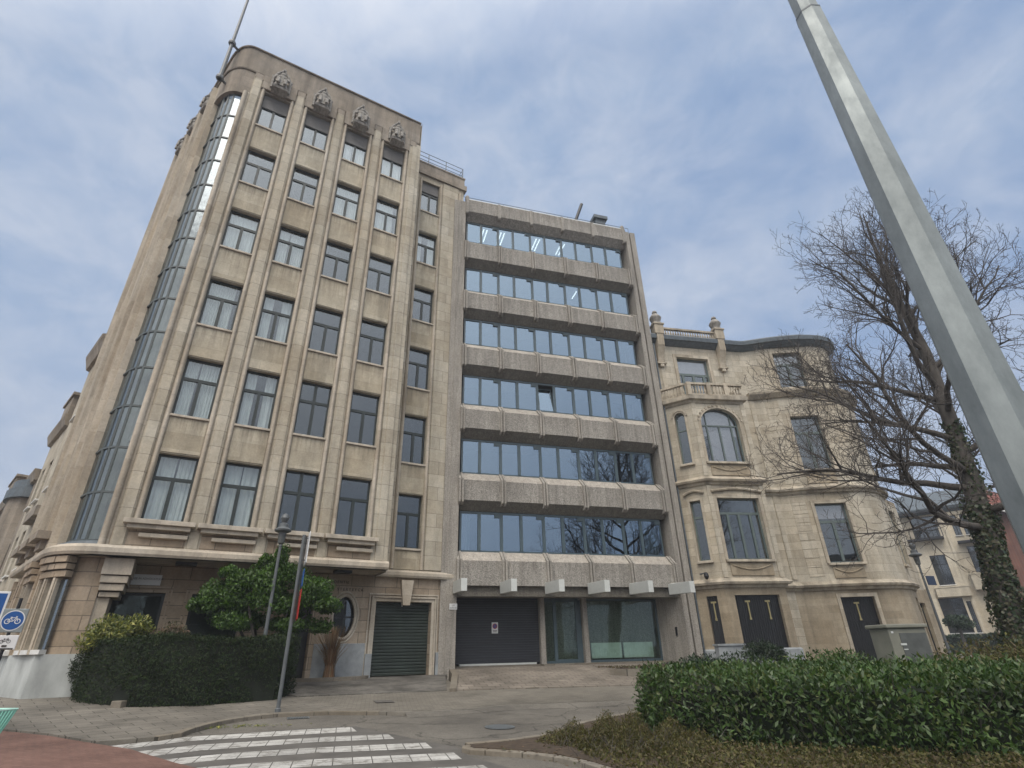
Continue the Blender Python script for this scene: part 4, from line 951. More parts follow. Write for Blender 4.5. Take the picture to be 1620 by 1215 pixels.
mb = MB(); mb.box(4.4, 15.0, YG + .1, 5.2, .95, 1.18); mb.box(8.7, 15.0, 5.15, 5.2, 1.0, 4.1); mb.box(8.65, 8.7, YG + .1, 5.2, 1.0, 4.1); mb.box(14.95, 15.0, YG + .1, 5.2, 1.0, 4.1); mb.box(8.7, 15, YG + .1, 5.2, 4.0, 4.1)
mb.build('lobby', M['room_pale'], OB)
mb = MB(); mb.box(10.2, 10.3, 2.8, 3.2, 1.2, 3.0); mb.box(13.9, 14.9, 3.6, 3.65, 1.2, 3.9); mb.build('lobby_panel', M['curtain'], OB)
mb = MB(); mb.box(8.6, 15.0, YG - .6, YG + .1, .9, 1.19); mb.box(4.45, 8.6, YG - .2, YG + .1, .9, 1.19); mb.build('threshold', M['kerb'], OB, bevel=.01)
# rooftop bits
mb = MB(); mb.tube([(12.2, .4, 28.0), (12.75, .1, 29.7)], .11, 8); mb.tube([(12.2, .4, 27.3), (12.2, .4, 28.0)], .05, 6); mb.build('roof_antenna', M['black_metal'], OB)
mb = MB(); mb.box(13.75, 14.45, .2, .8, 27.3, 28.7); mb.box(13.6, 14.62, .05, .95, 28.7, 28.95); mb.build('roof_vent', M['lead'], OB)
mb = MB(); mb.tube([(3.9, -.1, 28.0), (16.0, -.1, 28.0)], .018, 5)
for x in np.linspace(4.0, 16.0, 9): mb.tube([(x, -.1, 27.3), (x, -.1, 28.02)], .015, 5)
mb.build('roof_rail', M['grey_paint'], OB)
sg = empty('no_parking_sign', (6.5, 25 + YG - .03, 2.48), 0, 'small white no parking plate with red ringed disc on the dark garage door', 'sign')
mb = MB(); mb.box(-.15, .15, -.008, .0, 0, .46); mb.build('plate', M['sign_white'], sg, bevel=.01)
mb = MB(); mb.face([(.115 * math.cos(t), -.012, .30 + .115 * math.sin(t)) for t in np.linspace(0, 2 * math.pi, 24, endpoint=False)]); mb.build('disc', M['sign_red'], sg)
mb = MB(); mb.face([(.085 * math.cos(t), -.015, .30 + .085 * math.sin(t)) for t in np.linspace(0, 2 * math.pi, 24, endpoint=False)]); mb.build('disc_centre', M['sign_blue'], sg)
mb = MB(); mb.face([(-.07, -.018, .355), (-.055, -.018, .37), (.07, -.018, .245), (.055, -.018, .23)]); mb.build('slash', M['sign_red'], sg)
mb = MB(); mb.box(-.1, .1, -.012, -.008, .10, .125); mb.box(-.08, .08, -.012, -.008, .055, .075); mb.build('small_print', M['ink'], sg)
sg = empty('wall_plate', (4.30, 25 - .475, 3.38), 0, 'small white plate with two lines of black letters beside the dark garage door', 'sign')
mb = MB(); mb.box(-.17, .17, -.012, .0, 0, .24); mb.build('plate', M['sign_white'], sg, bevel=.006)
text_obj('lettering', 'UIT', .085, M['ink'], sg, (0, -.014, .135), depth=.002, align='CENTER'); text_obj('lettering', 'GARAGE', .075, M['ink'], sg, (0, -.014, .045), depth=.002, align='CENTER')

# ================================================================== driveways, planter
def ramp_fn(P, n_, d0, d1, ztop):
    P = Vector(P); n_ = Vector(n_)
    def f(x, y):
        s = max(0, min(1, ((Vector((x, y)) - P).dot(n_) - d0) / (d1 - d0))); t = T(x, y) + PAV
        return t + max(0., ztop - t) * s
    return f
def sheet2(name, poly, dz, material, hf, axis, lab=None, skirt=.3):
    bm = bmesh.new(); bm.faces.new([bm.verts.new((x, y, 0)) for x, y in poly])
    for k in range(24):
        bmesh.ops.bisect_plane(bm, geom=bm.verts[:] + bm.edges[:] + bm.faces[:], plane_co=(0, 17 + k * .5, 0), plane_no=axis)
    bmesh.ops.triangulate(bm, faces=bm.faces[:])
    for v in bm.verts: v.co.z = hf(v.co.x, v.co.y) + dz
    if sum(f.normal.z for f in bm.faces) < 0: bmesh.ops.reverse_faces(bm, faces=bm.faces[:])
    bm.normal_update()
    if bm.faces and sum(f.normal.z for f in bm.faces) < 0: bmesh.ops.reverse_faces(bm, faces=bm.faces[:])
    r = bmesh.ops.extrude_edge_only(bm, edges=[e for e in bm.edges if len(e.link_faces) == 1])
    for v in r['geom']:
        if isinstance(v, bmesh.types.BMVert): v.co.z -= skirt
    me = bpy.data.meshes.new(name); bm.to_mesh(me); bm.free(); me.materials.append(material)
    o = bpy.data.objects.new(name, me); COL.objects.link(o); o['kind'] = 'structure'; return o
hf1 = ramp_fn((0, 0), (nA.x, nA.y), 18.4, 22.9, .93)
sheet2('driveway', [(-1.2, 19.05), (.4, 19.25), (3.3, 19.6), (3.95, 23.9), fA(10.3, 1.3), fA(3.0, 1.3), fA(1.4, 1.3)], .012, M['ramp_dark'], hf1, (0, 1, 0))
hf2 = ramp_fn((0, 0), (0, 1), 19.5, 24.6, 1.12)
sheet2('driveway', [(3.55, 19.55), (6.4, 19.6), (10.2, 19.65), (12.5, 19.6), (12.0, 22.6), (15.2, 25.7), (4.4, 25.7), (4.35, 23.8), (3.75, 21.5)], .016, M['ramp_light'], hf2, (0, 1, 0))
# dividing kerb between driveways
mb = MB(); pts = [(3.36, 19.3), (3.62, 20.6), (3.9, 22.0), (4.05, 23.6)]
for (a, c_) in zip(pts[:-1], pts[1:]):
    i = len(mb.v)
    for (x, y) in (a, c_):
        zb = hf2(x + .3, y); mb.v += [(x - .02, y, zb - .4), (x + .20, y, zb - .4), (x + .20, y, zb + .10), (x - .02, y, zb + .10)]
    for q in ((0, 3, 7, 4), (3, 2, 6, 7), (2, 1, 5, 6)): mb.idx([i + k for k in q])
    if a is pts[0]: mb.idx([i, i + 1, i + 2, i + 3])
o = mb.build('driveway_kerb', M['kerb']); o['kind'] = 'structure'
# round planter in front of the oval window
pl_ = empty('round_planter', (*fA(5.35, .55), .0), A1, 'low rounded stone planting bed under the oval window', 'planter')
mb = MB(); n = 22; a_ = [(1.55 * math.cos(math.pi + math.pi * k / n), .55 + 1.05 * math.sin(math.pi + math.pi * k / n)) for k in range(n + 1)]
b_ = [(x * .86, .55 + (y - .55) * .8) for x, y in a_]; i = len(mb.v)
for (x, y), (x2, y2) in zip(a_, b_): mb.v += [(x, y, .3), (x, y, 1.02), (x2, y2, 1.02), (x2, y2, .3)]
for k in range(n):
    for q in range(3): mb.idx((i + 4*k + q, i + 4*k + 4 + q, i + 4*k + 5 + q, i + 4*k + 1 + q))
mb.build('rim', M['kerb'], pl_)
mb = MB(); mb.face([(x, y, .97) for x, y in b_]); mb.build('soil', M['soil'], pl_)
# bed beside the office entrance
mb = MB(); q = [(9.9, 21.4), (12.4, 19.8), (16, 19.6), (16, 24.4), (12.2, 24.4)]; mb.prism(q, .2, 1.02); o = mb.build('bed_wall', M['kerb']); tag(o, 'low stone edged bed right of the office driveway', 'planting bed')
mb = MB(); q2 = [(10.15, 21.5), (12.5, 20.0), (15.9, 19.8), (15.9, 24.3), (12.25, 24.3)]; mb.face([(x, y, 1.03) for x, y in q2]); mb.build('soil', M['soil'], o)

# ================================================================== foliage tools
def leaves(C, D, Nn, Ls, Ws, fold=.15):
    """C centres, D axis directions, Nn rough normals; rhombic folded leaves -> verts, faces"""
    n = len(C); D = D / np.linalg.norm(D, axis=1, keepdims=True); S = np.cross(D, Nn); S /= np.linalg.norm(S, axis=1, keepdims=True) + 1e-9; U = np.cross(S, D)
    L = Ls[:, None]; W_ = Ws[:, None]
    v = np.empty((n, 4, 3)); v[:, 0] = C - D * L * .5; v[:, 1] = C + S * W_ * .5 + U * W_ * fold; v[:, 2] = C + D * L * .5 - U * L * .08; v[:, 3] = C - S * W_ * .5 + U * W_ * fold
    return v
def leaf_obj(name, V, material, parent=None):
    n = len(V); me = bpy.data.meshes.new(name); me.vertices.add(n * 4); me.vertices.foreach_set('co', V.reshape(-1).astype(np.float32))
    me.loops.add(n * 4); me.loops.foreach_set('vertex_index', np.arange(n * 4, dtype=np.int32)); me.polygons.add(n)
    me.polygons.foreach_set('loop_start', np.arange(n, dtype=np.int32) * 4); me.update(calc_edges=True); me.materials.append(material)
    o = bpy.data.objects.new(name, me); COL.objects.link(o)
    if parent is not None: o.parent = parent
    return o
def unit(n): v = rng.normal(size=(n, 3)); return v / np.linalg.norm(v, axis=1, keepdims=True)
def hedge_leaves(poly, z0f, z1, n, L, W_, jit=.12, thick=.25, lump=.08, topfrac=.35, up=.4):
    P = np.array(poly); Q = np.roll(P, -1, 0); E = Q - P; ln = np.linalg.norm(E, axis=1); area = 0
    nt_ = int(n * topfrac); ns = n - nt_; k = rng.choice(len(P), ns, p=ln / ln.sum()); t = rng.random(ns)
    xy = P[k] + E[k] * t[:, None]; nrm = np.stack([E[k, 1], -E[k, 0]], 1) / ln[k][:, None]
    sgn = 0.5 * sum(P[i, 0] * Q[i, 1] - Q[i, 0] * P[i, 1] for i in range(len(P)))
    if sgn < 0: nrm = -nrm
    z = rng.random(ns); zz = np.array([z0f(a, b_) for a, b_ in xy]); z = zz + z * (z1 - zz)
    wob = lump * (np.sin(xy[:, 0] * 2.1 + z * 3) + np.sin(xy[:, 1] * 2.7 - z * 2.2) + np.sin(xy[:, 0] * 5.3 + xy[:, 1] * 4.1 + z * 5))
    dep = -rng.random(ns) ** 1.5 * thick + wob + rng.normal(0, jit * .3, ns)
    edge = np.clip((z - (z1 - .18)) / .18, 0, 1) ** 2 * .15; dep -= edge
    Cs = np.column_stack([xy + nrm * dep[:, None], z]); Ns = np.column_stack([nrm, np.full(ns, .3)])
    # top by rejection
    lo, hi = P.min(0), P.max(0); pts = []
    def inside(p):
        c_ = False
        for i in range(len(P)):
            a, b_ = P[i], P[(i + 1) % len(P)]
            if (a[1] > p[1]) != (b_[1] > p[1]) and p[0] < (b_[0] - a[0]) * (p[1] - a[1]) / (b_[1] - a[1]) + a[0]: c_ = not c_
        return c_
    while len(pts) < nt_:
        for p in lo + rng.random((400, 2)) * (hi - lo):
            if inside(p): pts.append(p)
    xy = np.array(pts[:nt_]); zt = z1 - rng.random(nt_) * thick * .6 + lump * .8 * (np.sin(xy[:, 0] * 2.3) + np.sin(xy[:, 1] * 3.1 + xy[:, 0])) + rng.normal(0, jit * .4, nt_)
    Ct = np.column_stack([xy, zt]); Nt = np.tile([0, 0, 1.], (nt_, 1))
    C_ = np.vstack([Cs, Ct]); Nn = np.vstack([Ns, Nt]); m_ = len(C_)
    D = unit(m_) * .8 + Nn * .45 + np.array([0, 0, up]); s = rng.uniform(.45, 1.3, m_)
    return leaves(C_, D, Nn + unit(m_) * .7, L * s, W_ * s * rng.uniform(.8, 1.1, m_))
def core(poly, inset, z0, z1, m, name, parent):
    P = [Vector(p) for p in poly]; c_ = sum(P, Vector((0, 0))) / len(P); q = [(c_ + (p - c_) * max(.1, 1 - inset / (p - c_).length)) for p in P]
    mb = MB(); mb.prism([(v.x, v.y) for v in q], z0, z1); return mb.build(name, m, parent)
def blob_leaves(c, r, n, L, W_, bias=.55, up=.5, lumps=9, squash=1.):
    c = np.array(c); r = np.array(r); cl = unit(lumps) * .62; cl[:, 2] = np.abs(cl[:, 2]) * .9 - .15; rad = rng.uniform(.3, .52, lumps)
    k = rng.integers(0, lumps, n); d = unit(n); rr = rng.random(n) ** bias
    p = cl[k] + d * (rad[k] * rr)[:, None]; C_ = c + p * r; Nn = d + np.array([0, 0, .4]); D = unit(n) * .8 + d * .5 + np.array([0, 0, up]); s = rng.uniform(.6, 1.25, n)
    return leaves(C_, D, Nn + unit(n) * .6, L * s, W_ * s)

darkcore = simple('inner_hedge_shade', (.008, .012, .006), 1., var=.3); laurelcore = simple('inner_laurel_shade', (.012, .02, .008), 1., var=.3)  # near-black solid cores paint the shade inside the hedges
# yew hedge by the corner building
yw = empty('clipped_hedge', (-4.5, 19, .4), 0, 'dark clipped yew hedge in front of the art deco building', 'hedge')
ypoly = [(-7.75, 20.9), (-6.7, 19.1), (-5.35, 17.95), (-3.6, 17.85), (-1.65, 18.55), (-1.35, 19.5), (-3.6, 19.2), (-5.2, 19.4), (-6.6, 21.2)]
V = hedge_leaves(ypoly, lambda x, y: T(x, y) + .08, 2.22, 44000, .085, .028, jit=.10, thick=.2, lump=.06, topfrac=.3, up=.3)
gap = ~((V[:, 0, 0] > -5.75) & (V[:, 0, 0] < -5.25) & (V[:, 0, 2] < .98) & (V[:, 0, 1] < 18.7)); V = V[gap]
V = V - np.array([-4.5, 19, .4]); leaf_obj('foliage', V, M['yew'], yw)
o = core(ypoly, .16, .3, 2.12, darkcore, 'shade_core', yw); o.location = (4.5, -19, -.4)
mb = MB(); mb.box(-.15, .15, -.1, .1, 0, .26); o = mb.build('stone_block', M['kerb'], loc=(-5.45, 18.08, .5), rotz=R(-25), bevel=.02); tag(o, 'short pale concrete stub in a gap at the foot of the dark hedge', 'stone block')
# variegated and brown shrubs above it
def shrub(name, c, r, n, L, W_, m, label, cat='shrub', stem=True, group=None, lumps=9, **k):
    e = empty(name, (c[0], c[1], T(c[0], c[1])), 0, label, cat, group)
    V = blob_leaves((0, 0, c[2] - e.location.z), r, n, L, W_, lumps=lumps, **k); leaf_obj('foliage', V, m, e)
    if stem:
        mb = MB()
        for q in range(7):
            t = 2 * math.pi * q / 7 + .3; h = c[2] - e.location.z
            mb.tube([(.05 * math.cos(t), .05 * math.sin(t), 0), (.25 * r[0] * math.cos(t), .25 * r[1] * math.sin(t), h * .55), (.6 * r[0] * math.cos(t), .6 * r[1] * math.sin(t), h)], [.035, .025, .008], 5)
        mb.build('stem', M['bark'], e)
    return e
shrub('variegated_shrub', (-6.45, 19.9, 2.35), (1.15, .8, .85), 5200, .12, .045, M['variegated'], 'yellow and green variegated shrub rising behind the dark hedge')
shrub('brown_shrub', (-5.25, 20.1, 2.35), (.75, .6, .55), 2400, .09, .05, M['brownleaf'], 'reddish brown twiggy shrub beside the variegated one behind the dark hedge')
# rounded evergreen tree
rt_ = empty('rounded_tree', (-2.5, 20.6, .6), 0, 'bright green bushy tree with rounded crown behind the dark hedge', 'tree')
Vs = []
for (x, z, rx_, rz_) in ((-1.55, 2.9, .95, .75), (-.7, 3.3, 1.0, .85), (.3, 3.35, 1.0, .95), (1.15, 2.95, .95, .8), (-.1, 2.7, 1.3, .7), (1.65, 2.6, .6, .5), (-2.0, 2.6, .5, .45), (-1.0, 2.1, 1.1, .6), (.9, 2.0, 1.2, .6), (.1, 4.1, .35, .6), (-.45, 4.0, .3, .4), (-1.5, 3.65, .35, .35)):
    Vs.append(blob_leaves((x, rng.uniform(-.25, .25), z), (rx_, .9 * min(1, rx_ + .2), rz_), int(4600 * rx_), .115, .055, lumps=12, bias=.45))
leaf_obj('crown', np.vstack(Vs), M['bushgreen'], rt_)
mb = MB()
for q in range(6):
    t = 2 * math.pi * q / 6; mb.tube([(.08 * math.cos(t), .08 * math.sin(t), -.1), (.35 * math.cos(t), .2 * math.sin(t), 1.2), (1.1 * math.cos(t), .5 * math.sin(t), 2.3), (1.5 * math.cos(t), .6 * math.sin(t), 3.0)], [.07, .055, .035, .015], 6)
mb.build('trunk', M['bark'], rt_)
# dried reeds in the planter
dg = empty('dried_plant', (*fA(5.3, .55), .97), A1, 'tall dried orange brown reeds tied in a bundle below the oval window', 'plant')
n = 420; t = rng.random(n); a = rng.uniform(0, 2 * math.pi, n); rr = rng.uniform(.03, .16, n); top = rng.uniform(.9, 1.75, n)
vs = np.empty((n * 3, 4, 3)); idx = 0
for k in range(n):
    b0 = np.array([rr[k] * math.cos(a[k]) * 1.4, rr[k] * math.sin(a[k]), 0]); sp_ = rng.uniform(.3, 3.4); p0 = b0
    for q in range(3):
        f0, f1 = q / 3, (q + 1) / 3; g = lambda f: b0 * (1 - .5 * math.sin(math.pi * f) + sp_ * f ** 2.2) + np.array([0, 0, top[k] * f])
        u0, u1 = g(f0), g(f1); s_ = np.array([math.sin(a[k]), -math.cos(a[k]), 0]) * .012 * (1.3 - f0); vs[idx] = [u0 - s_, u0 + s_, u1 + s_ * .7, u1 - s_ * .7]; idx += 1
leaf_obj('reeds', vs, M['dried'], dg)
# laurel hedge on the island
lw_ = empty('laurel_hedge', (8, 9, .1), 0, 'broad glossy green laurel hedge in the foreground on the right', 'hedge')
lpoly = [(5.95, 11.6), (5.85, 10.4), (6.35, 9.2), (7.6, 7.8), (9.6, 6.2), (12.5, 4.2), (15.5, 5.6), (13.0, 9.0), (10.0, 12.0), (7.4, 13.6)]
V1 = hedge_leaves(lpoly, lambda x, y: .10, 1.22, 46000, .108, .043, jit=.2, thick=.34, lump=.075, topfrac=.42, up=.5)
sp_V = []
LP = np.array(lpoly); cc_ = LP.mean(0)
for k in range(420):
    w_ = rng.dirichlet(np.ones(len(LP)) * .35); xy = w_ @ LP; xy = cc_ + (xy - cc_) * .97; h_ = rng.uniform(.03, .2); n_ = rng.integers(6, 11); C0 = np.column_stack([np.full(n_, xy[0]) + rng.normal(0, .03, n_), np.full(n_, xy[1]) + rng.normal(0, .03, n_), 1.16 + np.linspace(0, h_, n_)])
    D0 = unit(n_) + np.array([0, 0, 1.0]); sp_V.append(leaves(C0, D0, unit(n_), rng.uniform(.06, .14, n_), rng.uniform(.02, .045, n_)))
V1 = np.vstack([V1] + sp_V)
V1 = V1 - np.array([8, 9, .1]); leaf_obj('foliage', V1, M['laurel'], lw_); mb = MB()
for k in range(420):
    i_ = random.randrange(len(lpoly)); a, b_ = Vector(lpoly[i_]), Vector(lpoly[(i_ + 1) % len(lpoly)]); p = a.lerp(b_, random.random()); cc = Vector((9.5, 9)); q = p.lerp(cc, .06 + .12 * random.random()); z = random.uniform(.1, 1.0)
    mb.tube([(q.x - 8, q.y - 9, z - .1), (p.x - 8 + random.gauss(0, .06), p.y - 9 + random.gauss(0, .06), z + random.uniform(.1, .35))], [.007, .003], 3)
mb.build('twig', M['bark'], lw_)
o = core(lpoly, .42, .12, .95, laurelcore, 'shade_core', lw_); o.location = (-8, -9, -.1)
# looser shrubs behind it
def low_shrub(x, y, z, r, n, m, label, group=None, L=.12, W_=.045): return shrub('shrub', (x, y, z), r, n, L, W_, m, label, group=group)
low_shrub(9.6, 14.2, 1.0, (1.9, 1.2, .9), 4200, M['darkgreen'], 'dark green shrub in front of the left bay of the stone mansion')
low_shrub(12.5, 12.9, .9, (2.6, 1.3, .85), 5200, M['laurel'], 'loose laurel bush left of the grey utility cabinet')
low_shrub(15.6, 10.8, .95, (2.8, 1.5, .95), 5200, M['juniper'], 'yellowish feathery shrub right of the grey utility cabinet')
low_shrub(18.2, 12.6, .85, (2.5, 1.6, .8), 4200, M['laurel'], 'green shrub at the foot of the bare ivy clad tree')
low_shrub(17.2, 21.6, 1.25, (1.3, .8, .95), 3600, M['darkgreen'], 'dark bush against the base of the mansion bay')
# ground cover mound
gc = empty('ground_cover', (5.0, 10.3, .1), 0, 'low olive green creeping juniper on the island', 'ground cover'); gc['kind'] = 'stuff'
n = 24000; rr = np.sqrt(rng.random(n)); a = rng.uniform(0, 2 * math.pi, n); fr_ = 1 + .12 * np.sin(3 * a + 1) + .08 * np.sin(7 * a); X = 1.55 * rr * fr_ * np.cos(a); Y_ = 1.5 * rr * fr_ * np.sin(a); lm = .5 + .28 * np.sin(X * 4.3 + 1) * np.sin(Y_ * 3.7) + .2 * np.sin(X * 9 - Y_ * 7); Z = .62 * (1 - rr ** 2) ** .8 * lm * rng.random(n) ** .5 + .16 * rng.random(n) ** 3 * (1 - rr * .6)
C_ = np.column_stack([X - .15 * Y_, Y_, np.maximum(Z, .0)]); D = unit(n) + np.array([0, 0, .9]); gV = [leaves(C_, D, unit(n), rng.uniform(.04, .10, n), rng.uniform(.008, .020, n))]
n = 34000; X = rng.uniform(-1.2, 5.2, n); Y_ = rng.uniform(-5.5, 1.2, n); keep = (X > -1.35 - .0 * Y_ + np.clip(.15 * (Y_ + 1), -.1, .4)) & (Y_ < 1.8 - .4 * X); X, Y_ = X[keep], Y_[keep]; n = len(X)
C_ = np.column_stack([X, Y_, rng.random(n) * .16]); gV.append(leaves(C_, unit(n) + np.array([0, 0, .4]), unit(n), rng.uniform(.04, .08, n), rng.uniform(.015, .04, n)))
leaf_obj('foliage', np.vstack(gV), M['juniper'], gc)
mb = MB()
for k in range(60):
    a = random.uniform(0, 6.28); r0 = random.uniform(.6, 1.3); x, y = 1.3 * r0 * math.cos(a), 1.3 * r0 * math.sin(a); h = random.uniform(.15, .42)
    mb.tube([(x, y, 0), (x + random.uniform(-.08, .08), y, h * .6), (x + random.uniform(-.15, .15), y + random.uniform(-.1, .1), h)], [.006, .005, .002], 3)
    for q in range(3): zz = h * random.uniform(.4, 1); mb.tube([(x, y, zz * .8), (x + random.uniform(-.12, .12), y + random.uniform(-.1, .1), zz + .05)], .003, 3)
mb.build('stem', M['twig'], gc)
n = 500; C_ = np.column_stack([rng.uniform(2.4, 7, n), rng.uniform(5.5, 10.5, n), np.zeros(n)]); C_ = C_[(C_[:, 0] > 2.6 + .0) & (C_[:, 0] > 2.5 + (10.2 - C_[:, 1]) * .45)]; C_[:, 2] = [T(a, b_) + .1 for a, b_ in C_[:, :2]]
n = len(C_); o = leaf_obj('fallen_leaves', leaves(C_, unit(n) * np.array([1, 1, .15]), np.tile([0, 0, 1.], (n, 1)), rng.uniform(.04, .09, n), rng.uniform(.03, .05, n)), M['brownleaf']); tag(o, 'scattered brown fallen leaves on the island soil', 'leaves', kind='stuff')
n = 120; C_ = np.column_stack([rng.normal(-2.0, .5, n), rng.normal(14.75, .12, n), np.zeros(n)]); C_[:, 2] = [T(a, b_) + .02 for a, b_ in C_[:, :2]]
o = leaf_obj('gutter_leaves', leaves(C_, unit(n) * np.array([1, 1, .2]), np.tile([0, 0, 1.], (n, 1)), rng.uniform(.04, .08, n), rng.uniform(.03, .05, n)), M['variegated']); tag(o, 'yellowed leaves gathered in the gutter by the crossing', 'leaves', kind='stuff')
n = 900; C_ = np.column_stack([rng.uniform(10.3, 15.8, n), rng.uniform(20.2, 24.2, n), np.full(n, 1.06)]); C_ = C_[(C_[:, 1] > 21.4 - (C_[:, 0] - 10.2) * .62)]; n = len(C_)
o = leaf_obj('bed_leaves', leaves(C_, unit(n) + np.array([0, 0, .3]), unit(n), rng.uniform(.08, .16, n), rng.uniform(.04, .08, n)), M['brownleaf']); tag(o, 'dry leaf litter in the bed beside the office driveway', 'leaves', kind='stuff')

# ================================================================== MANSION
MO = Vector((16.3, 25, 0)); MN = empty('stone_mansion', MO, 0, 'ornate cream stone mansion with canted bay, balcony and round corner tower', 'mansion')
def mp(o):
    o.location = Vector(o.location) - MO; return o
def mwall(name, P, Q, z0, z1, holes=(), m='mansion', reveal=.3):
    mb = MB(); wall(mb, P, Q, z0, z1, holes, reveal); return mp(mb.build(name, M[m], MN))
b0, b1, b2, b3, b4 = (16.45, 24.95), (17.5, 23.75), (20.62, 23.3), (20.8, 24.72), (22.3, 24.6)
tw = [(22.3, 24.6), (22.75, 24.5), (23.1, 24.3), (24.0, 23.75), (26.4, 22.85), (26.9, 22.78), (27.4, 22.8), (27.9, 22.92), (28.3, 23.08), (28.7, 23.3), (29.7, 23.95), (30.2, 24.5), (30.5, 25.2), (30.8, 27.0)]
twc = [p for p in tw if p != (26.4, 22.85)]; twc = tw[:4] + [(24.8, 23.38), (25.6, 23.04), (26.4, 22.83)] + tw[5:10] + [(29.2, 23.58)] + tw[10:]
tw_up = [(22.3, 24.6), (22.75, 24.5), (23.1, 24.3), (24.0, 23.75), (26.4, 22.85), (27.0, 22.78), (27.6, 22.86), (28.1, 23.1), (28.5, 23.45), (28.75, 23.95), (28.9, 25.0), (28.9, 27.0)]
bx_ = 3.15 # front length
fl = (.42, 2.75)
bay_floors = [((.42, 2.75, 1.3, 3.95), (.62, 1.14, 1.3, 3.95)), ((.45, 2.8, 5.6, 8.72), (.62, 1.18, 5.6, 8.65)), ((.42, 2.72, 10.7, 13.9, 'arch', .95), (.58, 1.16, 10.7, 13.75, 'arch', .3))]
for (fh, ch), (z0, z1) in zip(bay_floors, ((.3, 4.4), (4.4, 9.5), (9.5, 14.4))):
    m_ = 'mansion_low' if z0 < 1 else 'mansion'
    mwall('bay_wall', b0, b1, z0, z1, [ch], m_); mwall('bay_wall', b1, b2, z0, z1, [fh], m_); mwall('bay_wall', b2, b3, z0, z1, [], m_)
mwall('side_wing', (30.15, 24.45), (32.75, 25.55), .3, 4.4, [(.35, 1.25, .5, 3.7)], 'mansion_low'); mwall('side_wing', (30.15, 24.45), (32.4, 25.55), 4.4, 9.35, [(.4, 1.5, 5.6, 8.9)])
mb = MB(); mb.prism([(32.4, 25.55), (32.45, 30), (30.2, 30), (30.2, 24.6)], 9.3, 9.6); mb.prism([(32.75, 25.55), (32.75, 30), (32.3, 30), (32.3, 25.5)], .3, 4.5); mb.prism([(32.4, 25.56), (32.4, 30), (32.2, 30), (32.2, 25.5)], 4.5, 9.35); mb.prism([(30.5, 25.3), (32.4, 26.1), (32.4, 26.2), (30.5, 25.4)], .3, 9.3); mp(mb.build('wing_body', M['mansion_low'], MN))
mwall('wall', (16.26, 25.12), b0, .3, 18.8); mwall('wall', b3, b4, .3, 14.4); mwall('wall', (16.3, 25.1), b4, 14.4, 18.8, [(1.7, 3.85, 14.7, 17.95)])
W1 = Vector((24.0, 23.75)); 
for (z0, z1, hh, mm) in ((.3, 4.4, (.2, 1.87, .9, 3.87), 'mansion_low'), (4.4, 9.5, (.2, 1.87, 5.55, 8.7), 'mansion'), (9.5, 15.4, (.2, 1.87, 10.65, 13.95), 'mansion')):
    for a, c_ in zip(tw[:-1], tw[1:]):
        h_ = [hh] if a == (24.0, 23.75) else ([(.25, .9, hh[2], hh[3])] if a == (28.7, 23.3) else [])
        mwall('tower_wall', a, c_, z0, z1, h_, mm)
for a, c_ in zip(tw_up[:-1], tw_up[1:]): mwall('tower_wall', a, c_, 15.4, 18.8, [(.2, 1.87, 15.85, 18.3)] if a == (24.0, 23.75) else [])
# cornices
def msweep(name, poly, prof, m='mansion_trim'):
    mb = MB(); sweep(mb, poly, prof); return mp(mb.build(name, M[m], MN))
bayp = [b0, b1, b2, b3]
cpro = lambda z, s=1.: [(-.03, z), (.08 * s, z), (.12 * s, z + .12), (.26 * s, z + .16), (.30 * s, z + .26), (.16 * s, z + .36), (.10, z + .44), (-.03, z + .44)]
msweep('cornice', bayp, cpro(4.28)); msweep('cornice', [b3, b4] + twc[1:], cpro(4.22)); msweep('cornice', bayp, cpro(9.42)); msweep('cornice', [b3, b4] + twc[1:], cpro(9.30))
msweep('tower_ledge', twc, [(-.03, 15.25), (.12, 15.25), (.34, 15.5), (.36, 15.62), (-.9, 15.72)])
rp = [(16.26, 25.12), b4] + tw_up[1:4] + [(24.8, 23.35), (25.6, 23.02)] + tw_up[4:]
msweep('roof_gutter', rp, [(-.05, 18.7), (.06, 18.7), (.2, 18.8), (.36, 18.95), (.46, 18.97), (.50, 19.2), (.46, 19.28), (-.05, 19.28)], 'lead')
mb = MB(); mb.prism([(16.3, 25.2), (22.3, 24.7)] + [(p[0], p[1] + .12) for p in tw_up[1:]] + [(28, 34), (16.3, 34)], 18.9, 19.2); mb.prism([(27.9, 24.7), (30.3, 25.2), (30.4, 34), (28, 34)], .3, 15.5)
mb.prism([(16.3, 26.6), (23, 26.3), (26, 25.0), (28, 26.2), (28, 34), (16.3, 34)], .3, 19.0); mp(mb.build('roof', M['zinc'], MN))
mb = MB(); mb.face([(16.4, 26.2, .3), (22.8, 25.9, .3), (22.8, 25.9, 18.8), (16.4, 26.2, 18.8)]); mb.face([(22.8, 25.9, .3), (25.8, 24.2, .3), (25.8, 24.2, 18.8), (22.8, 25.9, 18.8)]); mb.face([(25.8, 24.2, .3), (30.2, 25.2, .3), (30.2, 25.2, 18.8), (25.8, 24.2, 18.8)])
for z in (4.5, 9.6, 14.6): mb.prism([(16.6, 25.2), (17.6, 24.0), (20.5, 23.6), (20.6, 24.8), (22.4, 24.8), (24.1, 24.1), (26.4, 23.25), (28.6, 23.7), (29.6, 24.4), (25.8, 25), (22.8, 26.2), (16.6, 26.2)], z - .1, z)
mp(mb.build('interior', M['room'], MN))
# plinths
msweep('plinth', bayp, [(-.02, .3), (.1, .3), (.1, 1.55), (.05, 1.62), (-.02, 1.62)], 'plinth')
